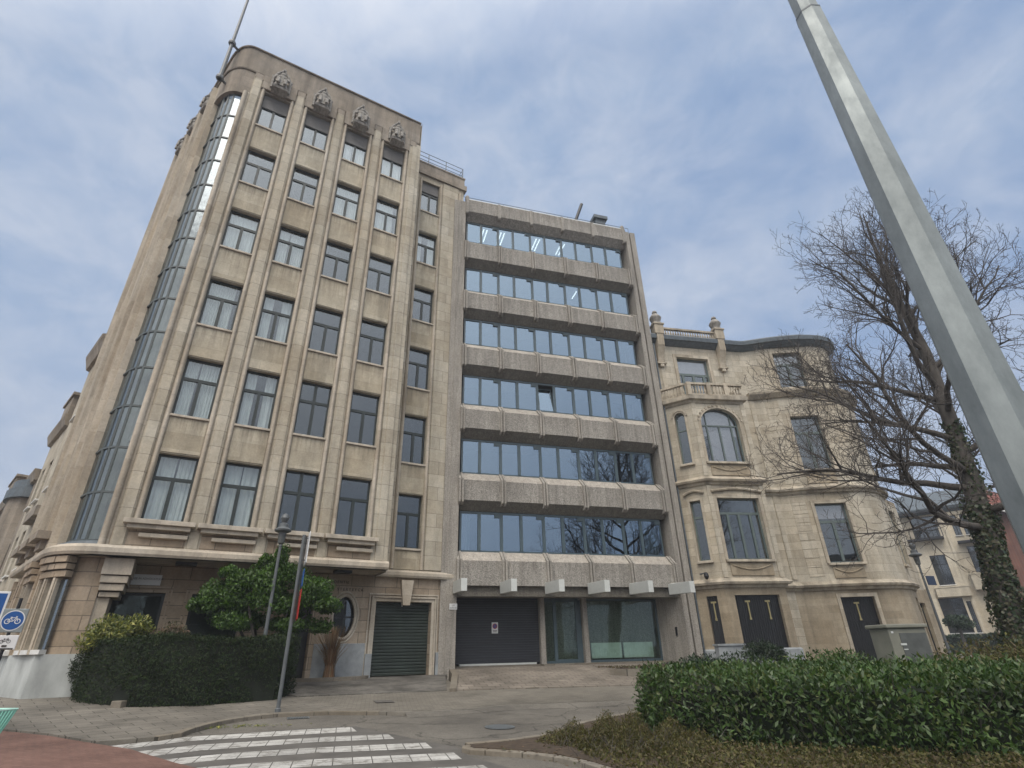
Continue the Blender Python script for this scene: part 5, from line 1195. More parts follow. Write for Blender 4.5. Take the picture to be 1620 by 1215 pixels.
# windows
def mw(P, Q, h, gl='glass', fr='frame_grey', **k):
    k.setdefault('t', .08); w_ = make_window(MN, h[1] - h[0], h[3] - h[2], M[fr], M[gl], **k); place(w_, P, Q, h[0], h[2], .2); return mp(w_)
sill = (.12, .36, .12, M['mansion_trim'])
mw(b1, b2, (.45, 2.8, 5.6, 8.72), trans=2.35, mull=(.55, 1.17, 1.8), low_only=True, sill=sill, blind=.0); mw(b0, b1, (.62, 1.18, 5.6, 8.65), trans=2.2, sill=sill)
mw(b1, b2, (.42, 2.72, 10.7, 13.9), arch=True, arch_rise=.95, trans=2.2, mull=(.42, 1.15, 1.88), blind=0, sill=sill); mw(b0, b1, (.58, 1.16, 10.7, 13.75), arch=True, arch_rise=.3, trans=2.0, sill=sill)
c_ = MB(); c_.face([(18.0, 23.98, 12.3), (20.1, 23.7, 12.3), (20.1, 23.7, 13.9), (18.0, 23.98, 13.9)]); mp(c_.build('blind', M['blind'], MN))
c_ = MB(); c_.face([(18.35, 23.95, 10.8), (19.9, 23.72, 10.8), (19.9, 23.72, 12.9), (18.35, 23.95, 12.9)]); mp(c_.build('blind', M['blind'], MN))
mw((16.3, 25.1), b4, (1.7, 3.85, 14.7, 17.95), trans=2.15, mull=(.38, 1.08, 1.78), low_only=True, blind=1.05, t=.1)
for hh, bl in (((.2, 1.87, 5.55, 8.7), .8), ((.2, 1.87, 10.65, 13.95), .0), ((.2, 1.87, 15.85, 18.3), .75)):
    mw((24.0, 23.75), (26.4, 22.85), hh, trans=(hh[3] - hh[2]) * .69, mull=(.83,), low_only=True, mt=.14, blind=bl, sill=sill)
    mw((28.7, 23.3), (29.7, 23.95), (.25, .9, hh[2], hh[3]), trans=2., sill=sill) if hh[2] < 15 else None
# ground openings: dark iron doors with gold tee fittings
def iron(P, Q, h, tees, rail=None):
    mb = MB(); w_, hh = h[1] - h[0], h[3] - h[2]; mb.box(0, w_, .02, .06, 0, hh)
    k = .07
    while k < w_: mb.box(k - .012, k + .012, -.01, .02, .03, hh - .03); k += .115
    mb.box(0, w_, -.015, .02, hh * .62, hh * .62 + .05) if rail else None
    o = mb.build('iron_door', M['black_metal'], MN); place(o, P, Q, h[0], h[2], .18); mp(o)
    for t_ in tees:
        mb = MB(); mb.box(t_ - .03, t_ + .03, -.05, -.015, hh - 1.05, hh - .32); mb.box(t_ - .13, t_ + .13, -.05, -.015, hh - .32, hh - .24); mb.box(t_ - .05, t_ + .05, -.052, -.015, hh - 1.1, hh - 1.0); mb.build('tee_fitting', M['gold'], o)
iron(b1, b2, (.42, 2.75, 1.3, 3.95), (.68, 1.72)); iron(b0, b1, (.62, 1.14, 1.3, 3.95), (.27,)); iron((24.0, 23.75), (26.4, 22.85), (.2, 1.87, .9, 3.87), (.8,), True); iron((28.7, 23.3), (29.7, 23.95), (.25, .9, .9, 3.87), (.33,))
iron((30.15, 24.45), (32.75, 25.55), (.35, 1.25, .5, 3.7), (.5,)); mw((30.15, 24.45), (32.4, 25.55), (.4, 1.5, 5.6, 8.9), trans=2.2, mull=(.55,), low_only=True)
# window surrounds
def surround(P, Q, h, wd=.17, pr=.06, arch=False, rise=None):
    mb = MB(); w_, z0, z1 = h[1] - h[0], 0, h[3] - h[2]
    if not arch:
        mb.box(-wd, 0, -pr, 0, 0, z1 + wd); mb.box(w_, w_ + wd, -pr, 0, 0, z1 + wd); mb.box(0, w_, -pr, 0, z1, z1 + wd)
    else:
        r_ = w_ / 2; zc = z1 - rise; n = 16; i = len(mb.v)
        for k in range(n + 1):
            t_ = math.pi * k / n
            for f_, yy in ((1, 0), (1, -pr), (1 + wd / r_, -pr), (1 + wd / r_, 0)): mb.v.append((r_ - r_ * f_ * math.cos(t_), yy, zc + (rise * f_ + (0)) * math.sin(t_)))
        for k in range(n):
            for q in range(3): mb.idx((i + 4*k + q, i + 4*k + q + 1, i + 4*k + 5 + q, i + 4*k + 4 + q))
        mb.box(-wd, 0, -pr, 0, 0, zc); mb.box(w_, w_ + wd, -pr, 0, 0, zc)
        for k in range(1, n):      # beads
            t_ = math.pi * k / n; f_ = 1 + wd / r_; x, z = r_ - r_ * f_ * math.cos(t_), zc + rise * f_ * math.sin(t_); mb.cbox((x, -pr * .9, z), (.09, .1, .09))
    o = mb.build('surround', M['mansion_trim'], MN); place(o, P, Q, h[0], h[2], 0); return mp(o)
surround(b1, b2, (.45, 2.8, 5.6, 8.72)); surround(b0, b1, (.62, 1.18, 5.6, 8.65), .12); surround(b1, b2, (.42, 2.72, 10.7, 13.9), arch=True, rise=.95); surround(b0, b1, (.58, 1.16, 10.7, 13.75), .12, arch=True, rise=.3)
surround((16.3, 25.1), b4, (1.7, 3.85, 14.7, 17.95), .2)
for hh in ((.2, 1.87, .9, 3.87), (.2, 1.87, 5.55, 8.7), (.2, 1.87, 10.65, 13.95), (.2, 1.87, 15.85, 18.3)): surround((24.0, 23.75), (26.4, 22.85), hh)
# curved hood mould over first floor bay windows
for P, Q, h in ((b1, b2, (.45, 2.8, 5.6, 8.95)), (b0, b1, (.62, 1.18, 5.6, 8.9))):
    mb = MB(); w_ = h[1] - h[0]; z1 = h[3] - h[2]; pts = [(lerp(-.25, w_ + .25, k / 10), -.08, z1 + .16 * math.sin(math.pi * k / 10) + .1) for k in range(11)]; mb.tube(pts, .07, 6); o = mb.build('hood_mould', M['mansion_trim'], MN); place(o, P, Q, h[0], h[2], 0); mp(o)
# pilaster strips and vertical joints
for P, Q, us, zz in ((b1, b2, (.02, 3.0), (4.75, 9.4)), (b1, b2, (.02, 3.0), (9.9, 14.2)), ((16.3, 25.1), b4, (.55, 4.75), (14.9, 18.7)), (b4, tw[1], (.05,), (4.8, 15.2))):
    for u in us:
        mb = MB(); mb.box(-.0, .26, -.05, 0, zz[0], zz[1]); o = mb.build('pilaster', M['mansion'], MN, bevel=.01); place(o, P, Q, u, 0, 0); mp(o)
# rusticated grooves on the tower's left flank as projecting courses
for (z0, z1) in ((4.9, 9.2), (9.9, 15.1)):
    mb = MB(); z = z0
    while z < z1: mb.box(.10, .84, -.018, 0, z, min(z + .44, z1)); z += .47
    o = mb.build('rustication', M['mansion'], MN, bevel=.012); place(o, (23.1, 24.3), (24.0, 23.75), 0, 0, 0); mp(o)
# scroll consoles, pedestals, urns, balustrade at roof
RP, RQ = (16.3, 25.1), b4
for u in (.62, 4.78):
    mb = MB(); mb.extr([(0, 17.45), (-.16, 17.45), (-.2, 17.7), (-.3, 18.0), (-.5, 18.5), (-.52, 19.05), (-.52, 19.3), (0, 19.3)], -.22, .22); mb.box(-.3, .3, -.22, 0, 17.3, 17.42); mb.box(-.12, .12, -.2, 0, 17.1, 17.3)
    o = mb.build('console', M['mansion_trim'], MN, bevel=.02); place(o, RP, RQ, u, 0, 0); mp(o)
    mb = MB(); mb.box(-.3, .3, -.55, .05, 19.28, 19.95); mb.box(-.36, .36, -.6, .1, 19.95, 20.05); o = mb.build('pedestal', M['mansion_trim'], MN, bevel=.01); place(o, RP, RQ, u, 0, 0); mp(o)
    mb = MB(); mb.lathe([(.36, 0), (.34, .1), (.25, .16), (.36, .42), (.38, .52), (.2, .78), (.12, .84), (.17, .92), (.13, 1.02), (.02, 1.08)], (0, -.25, 20.05), 10); o = mb.build('urn', M['carved'], MN); place(o, RP, RQ, u, 0, 0); mp(o)
def balustrade(P, Q, z0, z1, u0, u1, y=-.25, step=.19, name='balustrade', ends=()):
    mb = MB(); mb.box(u0, u1, y - .1, y + .1, z1 - .12, z1); mb.box(u0, u1, y - .1, y + .1, z0, z0 + .09); u = u0 + step / 2; h = z1 - z0 - .21
    while u < u1:
        mb.lathe([(.035, 0), (.07, h * .3), (.04, h * .62), (.035, h * .8), (.055, h)], (u, y, z0 + .09), 6); u += step
    for e in ends: mb.box(e - .12, e + .12, y - .13, y + .13, z0, z1 + .01)
    o = mb.build(name, M['mansion_trim'], MN); place(o, P, Q, 0, 0, 0); return mp(o)
balustrade(RP, RQ, 19.28, 19.88, .92, 4.48, y=-.25, step=.17)
# balcony
msweep('balcony_slab', [(16.4, 25.0)] + bayp[1:], [(-.3, 14.2), (.05, 14.2), (.1, 14.32), (.26, 14.38), (.3, 14.6), (-.3, 14.6)])
mb = MB(); mb.prism([(16.5, 25.0), (17.4, 23.7), (20.75, 23.25), (20.9, 24.8)], 14.45, 14.61); mp(mb.build('balcony_floor', M['mansion_trim'], MN))
balustrade((16.3, 24.95), (17.4, 23.55), 14.6, 15.4, .15, 1.6, y=0, step=.18, ends=(.1,)); balustrade((17.4, 23.58), (20.75, 23.1), 14.6, 15.4, .05, 3.35, y=0, step=.18, ends=(.05, 1.25, 2.3)); balustrade((20.72, 23.12), (20.9, 24.6), 14.6, 15.4, .1, 1.4, y=0, step=.18)
# carved panels under windows
for P, Q, u0, u1, z0, z1 in ((b1, b2, .5, 2.75, 4.85, 5.42), (b1, b2, .5, 2.7, 9.95, 10.5), ((24.0, 23.75), (26.4, 22.85), .25, 1.82, 4.8, 5.35), ((24.0, 23.75), (26.4, 22.85), .25, 1.82, 9.85, 10.45)):
    mb = MB(); mb.box(u0, u1, -.05, 0, z0, z1); n_ = 8; mb.tube([(lerp(u0 + .1, u1 - .1, k / n_), -.06, z1 - .08 - .22 * math.sin(math.pi * k / n_)) for k in range(n_ + 1)], .035, 6); o = mb.build('carved_panel', M['mansion_low'], MN); place(o, P, Q, 0, 0, 0); mp(o)
mb = MB(); mb.tube([(16.45, 24.78, .9), (16.45, 24.78, 18.6)], .05, 8); mp(mb.build('drainpipe', M['lead'], MN))
# small security camera
sc_ = empty('security_camera', (16.75, 24.0, 4.78), 0, 'small black dome camera on the ledge of the mansion bay', 'camera'); mb = MB(); mb.lathe([(.03, .25), (.1, .18), (.12, .05), (.08, -.06), (.02, -.1)], (0, 0, 0), 10); mb.build('dome', M['black_metal'], sc_); mb = MB(); mb.box(-.03, .03, 0, .5, .18, .24); mb.build('arm', M['grey_paint'], sc_)
# low wall beside the office building
mb = MB(); mb.box(15.95, 17.3, 22.9, 23.2, .3, 1.75); mb.box(15.9, 17.35, 22.85, 23.25, 1.75, 1.83); o = mb.build('low_wall', M['plinth']); tag(o, 'low dark stone wall joining the office block and the mansion', 'wall')

# ================================================================== far right houses
def simple_house(name, P, Q, h, label, mwall_, mroof, holes, cat='house', roofh=2.5, depth=9, frame='black_metal', gl='glass', cornice=True, extra=None, group=None, flat=False):
    Pv, d, inn, L = seg(P, Q); e = empty(name, (Pv.x, Pv.y, 0), math.atan2(d.y, d.x), label, cat, group); mb = MB()
    wall(mb, (0, 0), (L, 0), 0, h, holes, .18); mb.face([(L, 0, 0), (L, depth, 0), (L, depth, h), (L, 0, h)]); mb.face([(0, depth, 0), (0, 0, 0), (0, 0, h), (0, depth, h)]); mb.face([(L, depth, 0), (0, depth, 0), (0, depth, h), (L, depth, h)])
    mb.build('wall', M[mwall_], e); mb = MB(); mb.box(.1, L - .1, .8, .85, .1, h - .1); mb.build('interior', M['room'], e)
    for hh in holes:
        w_ = make_window(e, hh[1] - hh[0], hh[3] - hh[2], M[frame], M[gl], trans=(hh[3] - hh[2]) * .68, mull=((hh[1] - hh[0]) / 2,), t=.07, sill=(.06, .25, .08, M['white_trim'])); w_.location = (hh[0], .12, hh[2])
    if cornice: mb = MB(); co_ = .28 if group else .5; mb.extr([(0, h - .5), (-.15, h - .45), (-co_ + .05, h - .15), (-co_, h), (-co_, h + .12), (0, h + .12)], -.0, L + .0); mb.build('cornice', M[mroof], e)
    mb = MB()
    if flat: mb.box(0, L, 0, depth, h - .05, h + .05)
    else: mb.extr([(-.05, h + .05), (depth * .35, h + roofh), (depth * .65, h + roofh), (depth, h + .05)], -.0, L)
    mb.build('roof', M[mroof], e)
    if extra: extra(e, L, h)
    return e
def villa_extra(e, L, h):
    mb = MB(); mb.box(-.1, 3.4, -1.0, .1, 12.0, 12.2)
    for k in range(9): mb.box(k * .42, k * .42 + .08, -.98, -.9, 12.2, 13.2); 
    mb.box(-.1, 3.4, -1.0, -.9, 13.2, 13.3); mb.box(-.3, 3.6, -1.1, .2, 14.9, 15.1)
    for x in (0, 1.6, 3.3): mb.box(x - .07, x + .07, -1, -.86, 13.3, 14.9)
    mb.build('loggia', M['black_metal'], e)
    for (x0, x1, z0, z1, pr) in ((4.4, 7.4, 6.6, 8.1, .9), (5.2, 7.6, 2.6, 3.9, 1.3), (1.0, 3.9, 6.1, 7.0, .5)):
        mb = MB(); mb.box(x0, x1, -pr, 0, z0, z0 + .25); mb.box(x0, x1, -pr, -pr + .12, z0 + .25, z1); mb.box(x0 - .05, x1 + .05, -pr - .05, 0, z1, z1 + .12); mb.build('balcony', M['cream'], e)
    mb = MB(); mb.box(4.4, 7.2, -1.1, 0, 11.3, 11.5); mb.build('awning', M['black_metal'], e)
    mb = MB(); mb.box(.3, .8, -.3, .2, 0, 6.5); mb.box(3.7, 4.0, -.15, 0, 0, 15); mb.build('pier', M['cream'], e)
simple_house('cream_villa', (60.6, 47.8), (65.6, 41.0), 15.3, 'cream villa with black wooden loggia and balconies beyond the mansion', 'cream', 'lead',
    [(.9, 3.2, 12.3, 14.6), (1.5, 2.9, 7.3, 10.4), (.9, 3.0, 2.6, 6.0), (3.2, 3.6, 2.6, 5.6), (4.5, 5.1, 12.2, 14.4), (5.4, 6.0, 12.2, 14.4), (6.3, 6.9, 12.2, 14.4), (5.0, 6.8, 8.3, 11.0), (5.4, 6.6, 4.2, 6.4)], extra=villa_extra)
simple_house('corner_house', (57.0, 53.5), (60.5, 48.3), 12.6, 'plain pale house half hidden between the mansion and the cream villa', 'stone_grey', 'lead', [(3.6, 4.8, 8.2, 10.4), (3.6, 4.8, 4.2, 6.4)], flat=True)
def red_extra(e, L, h):
    mb = MB(); i = len(mb.v)
    mb.face([(-1.9, -1.2, h + 5.5), (7.5, -1.2, h - .2), (7.5, 3.5, h + 3.6), (-1.9, 3.5, h + 8.6)]); mb.face([(7.5, 3.5, h + 3.6), (7.5, 8, h), (-1.9, 8, h), (-1.9, 3.5, h + 8.6)]); mb.build('gable_roof', M['redroof'], e)
    mb = MB(); mb.face([(-1.8, -.3, h + 5.2), (-1.8, -.3, h - 9), (7, -.3, h - 9), (7, -.3, h)][::-1]); mb.build('gable', M['redbrick'], e)
    mb = MB(); mb.tube([(-1.9, -1.22, h + 5.4), (7.5, -1.22, h - .25)], .22, 4); mb.build('bargeboard', M['white_trim'], e)
simple_house('brick_house', (63.4, 38.6), (70.6, 31.4), 9.0, 'red brick house with red tiled gable roof and white bargeboards behind the tree', 'redbrick', 'redroof', [(1.2, 3.2, 5.5, 8.2), (1.2, 3.2, 1.5, 4.2), (5, 7, 5.5, 8.2), (5, 7, 1.5, 4.2)], frame='white_trim', cornice=False, flat=True, extra=red_extra)
e = empty('front_hedge', (56.5, 43.5, .4), R(-52), 'long low dark hedge in front of the cream villa', 'hedge'); V = hedge_leaves([(-3, -.6), (9, -.6), (9, .6), (-3, .6)], lambda x, y: 0., 1.9, 6000, .3, .14, thick=.2); leaf_obj('foliage', V, M['darkgreen'], e); mb = MB(); mb.box(-2.8, 8.8, -.45, .45, 0, 1.75); mb.build('shade_core', darkcore, e)
e = empty('ball_topiary', (50.6, 38, .4), 0, 'round clipped bush on a stem before the cream villa', 'bush'); leaf_obj('foliage', blob_leaves((0, 0, 2.8), (1.1, 1.1, .9), 3500, .25, .12, lumps=14), M['darkgreen'], e); mb = MB(); mb.tube([(0, 0, 0), (0, 0, 2.4)], .12, 8); mb.build('stem', M['bark'], e)
# ================================================================== left street row
dl = LB; base = Vector((-3.8, 1.2))
def lw(u): v = base + dl * u; return fA(v.x, v.y)
def row_extra(kind):
    def f(e, L, h):
        if kind == 0:
            mb = MB(); mb.extr([(.2, h), (-.3, h + .05), (-.34, h + .25), (.2, h + .5)], 0, L); mb.build('eave', M['stone_grey'], e); mb = MB(); mb.box(.3, L - .3, -.3, .1, 7.2, 7.6); mb.build('balcony', M['stone_grey'], e)
        if kind == 1:
            mb = MB(); mb.box(L * .25, L * .75, -.12, 1.2, h + .13, h + 1.5); mb.box(L * .2, L * .8, -.2, 1.3, h + 1.5, h + 1.65); mb.build('roof_works', M['stone_grey'], e)
        if kind == 2:
            mb = MB(); n = 8; pr = [(L / 2 + 1.3 * math.cos(math.pi + math.pi * k / n), .7 * math.sin(math.pi + math.pi * k / n)) for k in range(n + 1)]; mb.prism(pr, 3.6, 9.6); mb.build('bow_window', M['stone_grey'], e)
            mb = MB(); mb.prism([((x - L / 2) * 1.25 + L / 2, y * 1.25) for x, y in pr], 9.6, 10.1); mb.prism(pr, 10.1, 10.6); mb.build('bow_roof', M['lead'], e)
        if kind == 3:
            for z in (3.8, 7.4):
                mb = MB(); mb.box(.4, L - .4, -.5, .1, z, z + .2); mb.box(.4, L - .4, -.5, -.46, z + .9, z + .97)
                for k in range(int((L - .8) / .15)): mb.box(.4 + k * .15, .43 + k * .15, -.49, -.47, z + .2, z + .9)
                mb.build('balcony', M['black_metal'], e)
    return f
rows = [(6.05, 9.3, 15.6, 'stone', 0, 'narrow beige stone house with a dark projecting eave adjoining the art deco building'), (9.35, 13.6, 12.6, 'mansion', 1, 'cream terraced house with a grey dormer, second from the art deco building'),
        (13.65, 18.6, 10.8, 'stone_grey', 2, 'grey terraced house with a rounded bow window in the side street'), (18.65, 24.5, 11.2, 'mansion', 3, 'pale terraced house with iron balconies in the side street'),
        (24.55, 31, 11.8, 'redbrick', 1, 'brick terraced house far down the side street'), (31.05, 39, 11.0, 'cream', 3, 'last pale house of the side street terrace'),]
for u0, u1, h, mm, kd, lab in rows:
    L = u1 - u0; holes = [(x - .5, x + .5, z, z + 2.) for z in np.arange(1.8, h - 2.4, 3.4) for x in ((L * .27, L * .73) if L > 3.6 else (L / 2,))]
    simple_house('terraced_house', lw(u1), lw(u0), h, lab, mm, 'stone_grey', holes, roofh=.7, depth=8, extra=row_extra(kd), group='terraced houses down the side street')

# ================================================================== street furniture
# lantern post
def lantern(loc, H, label, s=1., rz=0):
    e = empty('street_lamp', loc, rz, label, 'street lamp', 'lantern street lamps'); mb = MB(); mb.lathe([(.11 * s, 0), (.11 * s, .5), (.075 * s, .6), (.06 * s, 1.4), (.045 * s, H - .75), (.06 * s, H - .72), (.035 * s, H - .6)], (0, 0, 0), 10); mb.build('pole', M['grey_paint'], e)
    mb = MB(); mb.lathe([(.05, -.62), (.10, -.55), (.125, -.3), (.26, -.24), (.275, -.19), (.15, -.1), (.14, .0), (.07, .05), (.11, .12), (.14, .2), (.11, .3), (.03, .36)], (0, 0, H), 16); h = mb.build('lamp_head', M['grey_paint'], e); mod_smooth(h, 35)
    mb = MB(); mb.lathe([(.06, -.66), (.10, -.62), (.12, -.4), (.06, -.38)], (0, 0, H), 12); mb.build('lamp_glass', M['cabinet_dark'], e); return e
lantern((-2.42, 19.6, .6), 5.1, 'grey lantern post rising from the green tree behind the dark hedge')
lp = lantern((25.55, 20, .5), 5.1, 'dark lantern post with a small blue sign in front of the cream villa'); 
sg = empty('street_sign', (25.72, 19.9, 4.05), R(0), 'small dark blue street sign fixed to the right hand lantern post', 'sign'); mb = MB(); mb.box(-.12, .36, -.02, .02, 0, .4); mb.build('plate', M['navy'], sg)
# direction sign post with edge-on boards
e = empty('sign_post', (-1.44, 16.39, T(-1.44, 16.39) + .06), 0, 'slim grey post with boards seen edge on, standing at the kerb by the dark hedge', 'sign post'); zb = e.location.z
mb = MB(); mb.tube([(0, 0, 0), (0, 0, 4.75 - zb)], .048, 12); mb.lathe([(.07, 0), (.07, .08), (.05, .1)], (0, 0, 0), 12); mb.build('pole', M['grey_paint'], e)
vd = Vector((-1.30, 16.39)).normalized(); rotv = math.atan2(vd.y, vd.x) + R(2.5)
for nm, z0, z1, m_, ln in (('white_board', 3.95, 4.78, 'sign_white', .9), ('blue_board', 3.35, 3.80, 'sign_blue', .7), ('red_board', 2.55, 3.28, 'sign_red', .7)):
    mb = MB(); mb.box(-ln / 2, ln / 2, -.012, .012, z0 - zb, z1 - zb); o = mb.build(nm, M[m_], e); o.location = (.13 if nm == 'white_board' else .12, 0, 0); o.rotation_euler.z = rotv
    for z in (z0 + .12, z1 - .12): mb = MB(); mb.tube([(0, 0, z - zb), (.12, 0, z - zb)], .018, 6); mb.build('bracket', M['grey_paint'], e)
mb = MB(); mb.box(.055, .085, -.02, .02, 2.5 - zb, 4.7 - zb); mb.build('rail', M['black_metal'], e)
# cycle sign
def disc(mb, c, r, y, n=28):
    mb.face([(c[0] + r * math.cos(2 * math.pi * k / n), y, c[1] + r * math.sin(2 * math.pi * k / n)) for k in range(n)])
def bike_icon(mb, cx, cz, s, y):
    def ring(x, z, r):
        for k in range(14):
            a, b_ = 2 * math.pi * k / 14, 2 * math.pi * (k + 1) / 14; mb.face([(x + r * math.cos(a), y, z + r * math.sin(a)), (x + r * math.cos(b_), y, z + r * math.sin(b_)), (x + r * .72 * math.cos(b_), y, z + r * .72 * math.sin(b_)), (x + r * .72 * math.cos(a), y, z + r * .72 * math.sin(a))])
    def ln(p, q, w_=.05):
        p, q = Vector(p), Vector(q); n_ = (q - p).normalized(); n_ = Vector((-n_.y, n_.x)) * w_ * s / 2
        mb.face([(cx + (p.x) * s + n_.x, y, cz + p.y * s + n_.y), (cx + q.x * s + n_.x, y, cz + q.y * s + n_.y), (cx + q.x * s - n_.x, y, cz + q.y * s - n_.y), (cx + p.x * s - n_.x, y, cz + p.y * s - n_.y)])
    ring(cx - .5 * s, cz - .1 * s, .3 * s); ring(cx + .5 * s, cz - .1 * s, .3 * s)
    for p, q in (((-.5, -.1), (-.2, .3)), ((-.2, .3), (.3, .3)), ((-.2, .3), (.0, -.1)), ((.0, -.1), (.3, .3)), ((-.5, -.1), (.0, -.1)), ((.5, -.1), (.28, .42)), ((.2, .45), (.38, .42)), ((-.3, .36), (-.1, .36))): ln(p, q, .07)
e = empty('cycle_sign_post', (-6.5, 14.0, T(-6.5, 14) + .0), R(8), 'blue round cycle sign with white plate below at the left edge', 'road sign'); zb = e.location.z
mb = MB(); mb.tube([(0, .03, 0), (0, .03, 2.85 - zb)], .03, 10); mb.build('pole', M['black_metal'], e)
mb = MB(); mb.box(-.205, .205, 0, .02, 2.21 - zb, 2.65 - zb); mb.build('backing', M['galv'], e, bevel=.01)
mb = MB(); disc(mb, (0, 2.43 - zb), .19, -.003); o = mb.build('rim', M['sign_white'], e); mb = MB(); disc(mb, (0, 2.43 - zb), .172, -.006); mb.build('blue_disc', M['sign_blue'], e); mb = MB(); bike_icon(mb, 0, 2.43 - zb, .165, -.010); mb.build('cycle_symbol', M['sign_white'], e)
mb = MB(); mb.box(-.19, .19, -.0, .02, 1.90 - zb, 2.16 - zb); mb.build('lower_plate', M['sign_white'], e, bevel=.008); mb = MB(); bike_icon(mb, 0, 2.06 - zb, .11, -.005); mb.box(-.16, .16, -.006, -.003, 1.90 - zb, 1.93 - zb); mb.box(-.03, .05, -.006, -.003, 1.95 - zb, 1.985 - zb); mb.build('small_symbol', M['ink'], e)
e = empty('blue_sign', (-7.24, 14.4, 0.4), R(10), 'square blue sign with white border cut by the left edge of the view', 'road sign'); mb = MB(); mb.tube([(0, .04, 0), (0, .04, 2.6)], .03, 8); mb.build('pole', M['galv'], e); mb = MB(); mb.box(-.32, .32, 0, .02, 2.05, 2.62); mb.build('plate', M['sign_white'], e, bevel=.01); mb = MB(); mb.box(-.28, .28, -.004, -.001, 2.09, 2.58); mb.build('panel', M['sign_blue'], e)
# electrical cabinet
e = empty('utility_cabinet', (11.9, 10.35, .1), R(-8), 'grey green utility cabinet with a dark side panel behind the laurel hedge', 'cabinet')
mb = MB(); mb.box(-.46, .46, -.28, .28, 0, 1.84); mb.build('body', M['cabinet'], e, bevel=.01); mb = MB(); mb.box(-.51, .51, -.33, .33, 1.84, 1.92); mb.build('lid', M['cabinet'], e, bevel=.02)
mb = MB(); mb.box(-.22, .43, -.292, -.281, .12, 1.74); mb.build('door', M['cabinet_dark'], e); mb = MB(); mb.box(-.26, -.12, -.298, -.292, 1.50, 1.54); mb.box(-.22, -.12, -.298, -.292, 1.41, 1.43); mb.build('sticker', M['white_metal'], e)
mb = MB(); mb.box(-.40, -.35, -.29, -.281, 1.74, 1.78); mb.build('tag', M['sign_white'], e)
# big galvanised mast
e = empty('steel_mast', (2.95, 1.65, 0), R(12), 'tall galvanised octagonal steel mast leaning across the upper right foreground', 'mast')
e['label'] = 'tall galvanised octagonal steel mast in the right foreground'
def rm(z): return (.139 - .011 * (z - 1.6))
mb = MB(); mb.tube([(0, 0, 0), (0, 0, 5.95)], [rm(0), rm(5.95)], 8, caps=False); i = len(mb.v); mb.build('lower_shaft', M['galv'], e)
mb = MB(); mb.tube([(0, 0, 5.7), (0, 0, 12)], [rm(5.95) - .006, .05], 8); mb.build('upper_shaft', M['galv'], e)
mb = MB(); mb.tube([(0, 0, 5.945), (0, 0, 5.962)], rm(5.95) + .0015, 8); mb.build('joint', M['lead'], e)
mb = MB(); mb.box(-.2, .2, -.2, .2, -.02, .03); mb.build('base_plate', M['galv'], e)
# bicycle with turquoise basket
bk = empty('bicycle', (-3.83, 8.2, T(-3.6, 8) + .0), R(64), 'bicycle with a turquoise plastic front basket cut by the lower left edge', 'bicycle')
def wheel(x):
    mb = MB(); n = 28; mb.tube([(x + .33 * math.cos(2 * math.pi * k / n), 0, .34 + .33 * math.sin(2 * math.pi * k / n)) for k in range(n + 1)], .022, 6, caps=False); w_ = mb.build('wheel', M['rubber'], bk)
    mb = MB()
    for k in range(14): a = 2 * math.pi * k / 14; mb.tube([(x, 0, .34), (x + .32 * math.cos(a), 0, .34 + .32 * math.sin(a))], .002, 3)
    mb.tube([(x, -.05, .34), (x, .05, .34)], .025, 8); mb.build('spokes', M['grey_paint'], w_)
wheel(0.0); wheel(-1.05)
mb = MB(); mb.tube([(-1.05, 0, .34), (-.62, 0, .30), (-.28, 0, .62), (-.12, 0, .85)], .02, 7); mb.tube([(-.62, 0, .3), (-.75, 0, .82)], .018, 7); mb.tube([(-.74, 0, .72), (-1.05, 0, .34)], .012, 6); mb.tube([(0, 0, .34), (-.05, 0, .5), (-.14, 0, .98)], .018, 7); mb.build('frame', M['mint'], bk)
mb = MB(); mb.tube([(-.14, 0, .95), (-.16, 0, 1.05)], .016, 6); mb.tube([(-.3, -.28, 1.06), (-.16, -.12, 1.08), (-.16, .12, 1.08), (-.3, .28, 1.06)], .013, 6); mb.build('handlebar', M['black_metal'], bk)
mb = MB(); mb.lathe([(.02, 0), (.11, .03), (.12, .06), (.03, .08)], (-.78, 0, .84), 10, sx=1.2); mb.build('saddle', M['rubber'], bk)
mb = MB(); n = 10; mb.tube([(.38 * math.cos(R(15) + R(150) * k / n), 0, .34 + .38 * math.sin(R(15) + R(150) * k / n)) for k in range(n + 1)], .03, 5); mb.build('mudguard', M['rubber'], bk)
mb = MB(); tp = [(-.10, -.2), (.28, -.2), (.28, .2), (-.10, .2)]; bt = [(-.06, -.14), (.2, -.14), (.2, .14), (-.06, .14)]; zt, zb_ = 1.02, .74
for k in range(4):
    j = (k + 1) % 4; a, b_, c_, d_ = tp[k], tp[j], bt[j], bt[k]
    for q in range(10):
        f0, f1 = q / 10, (q + .62) / 10; g = lambda p, q_, f: (lerp(p[0], q_[0], f), lerp(p[1], q_[1], f))
        u0, u1, l0, l1 = g(a, b_, f0), g(a, b_, f1), g(d_, c_, f0), g(d_, c_, f1); mb.face([(*u0, zt), (*u1, zt), (*l1, zb_), (*l0, zb_)])
mb.face([(*p, zb_) for p in bt]); bsk = mb.build('basket', M['mint'], bk); bsk.modifiers.new('solid', 'SOLIDIFY').thickness = .008
mb = MB(); mb.tube([(*p, zt) for p in tp + tp[:1]], .012, 6); mb.build('rim', M['mint_rim'], bsk)

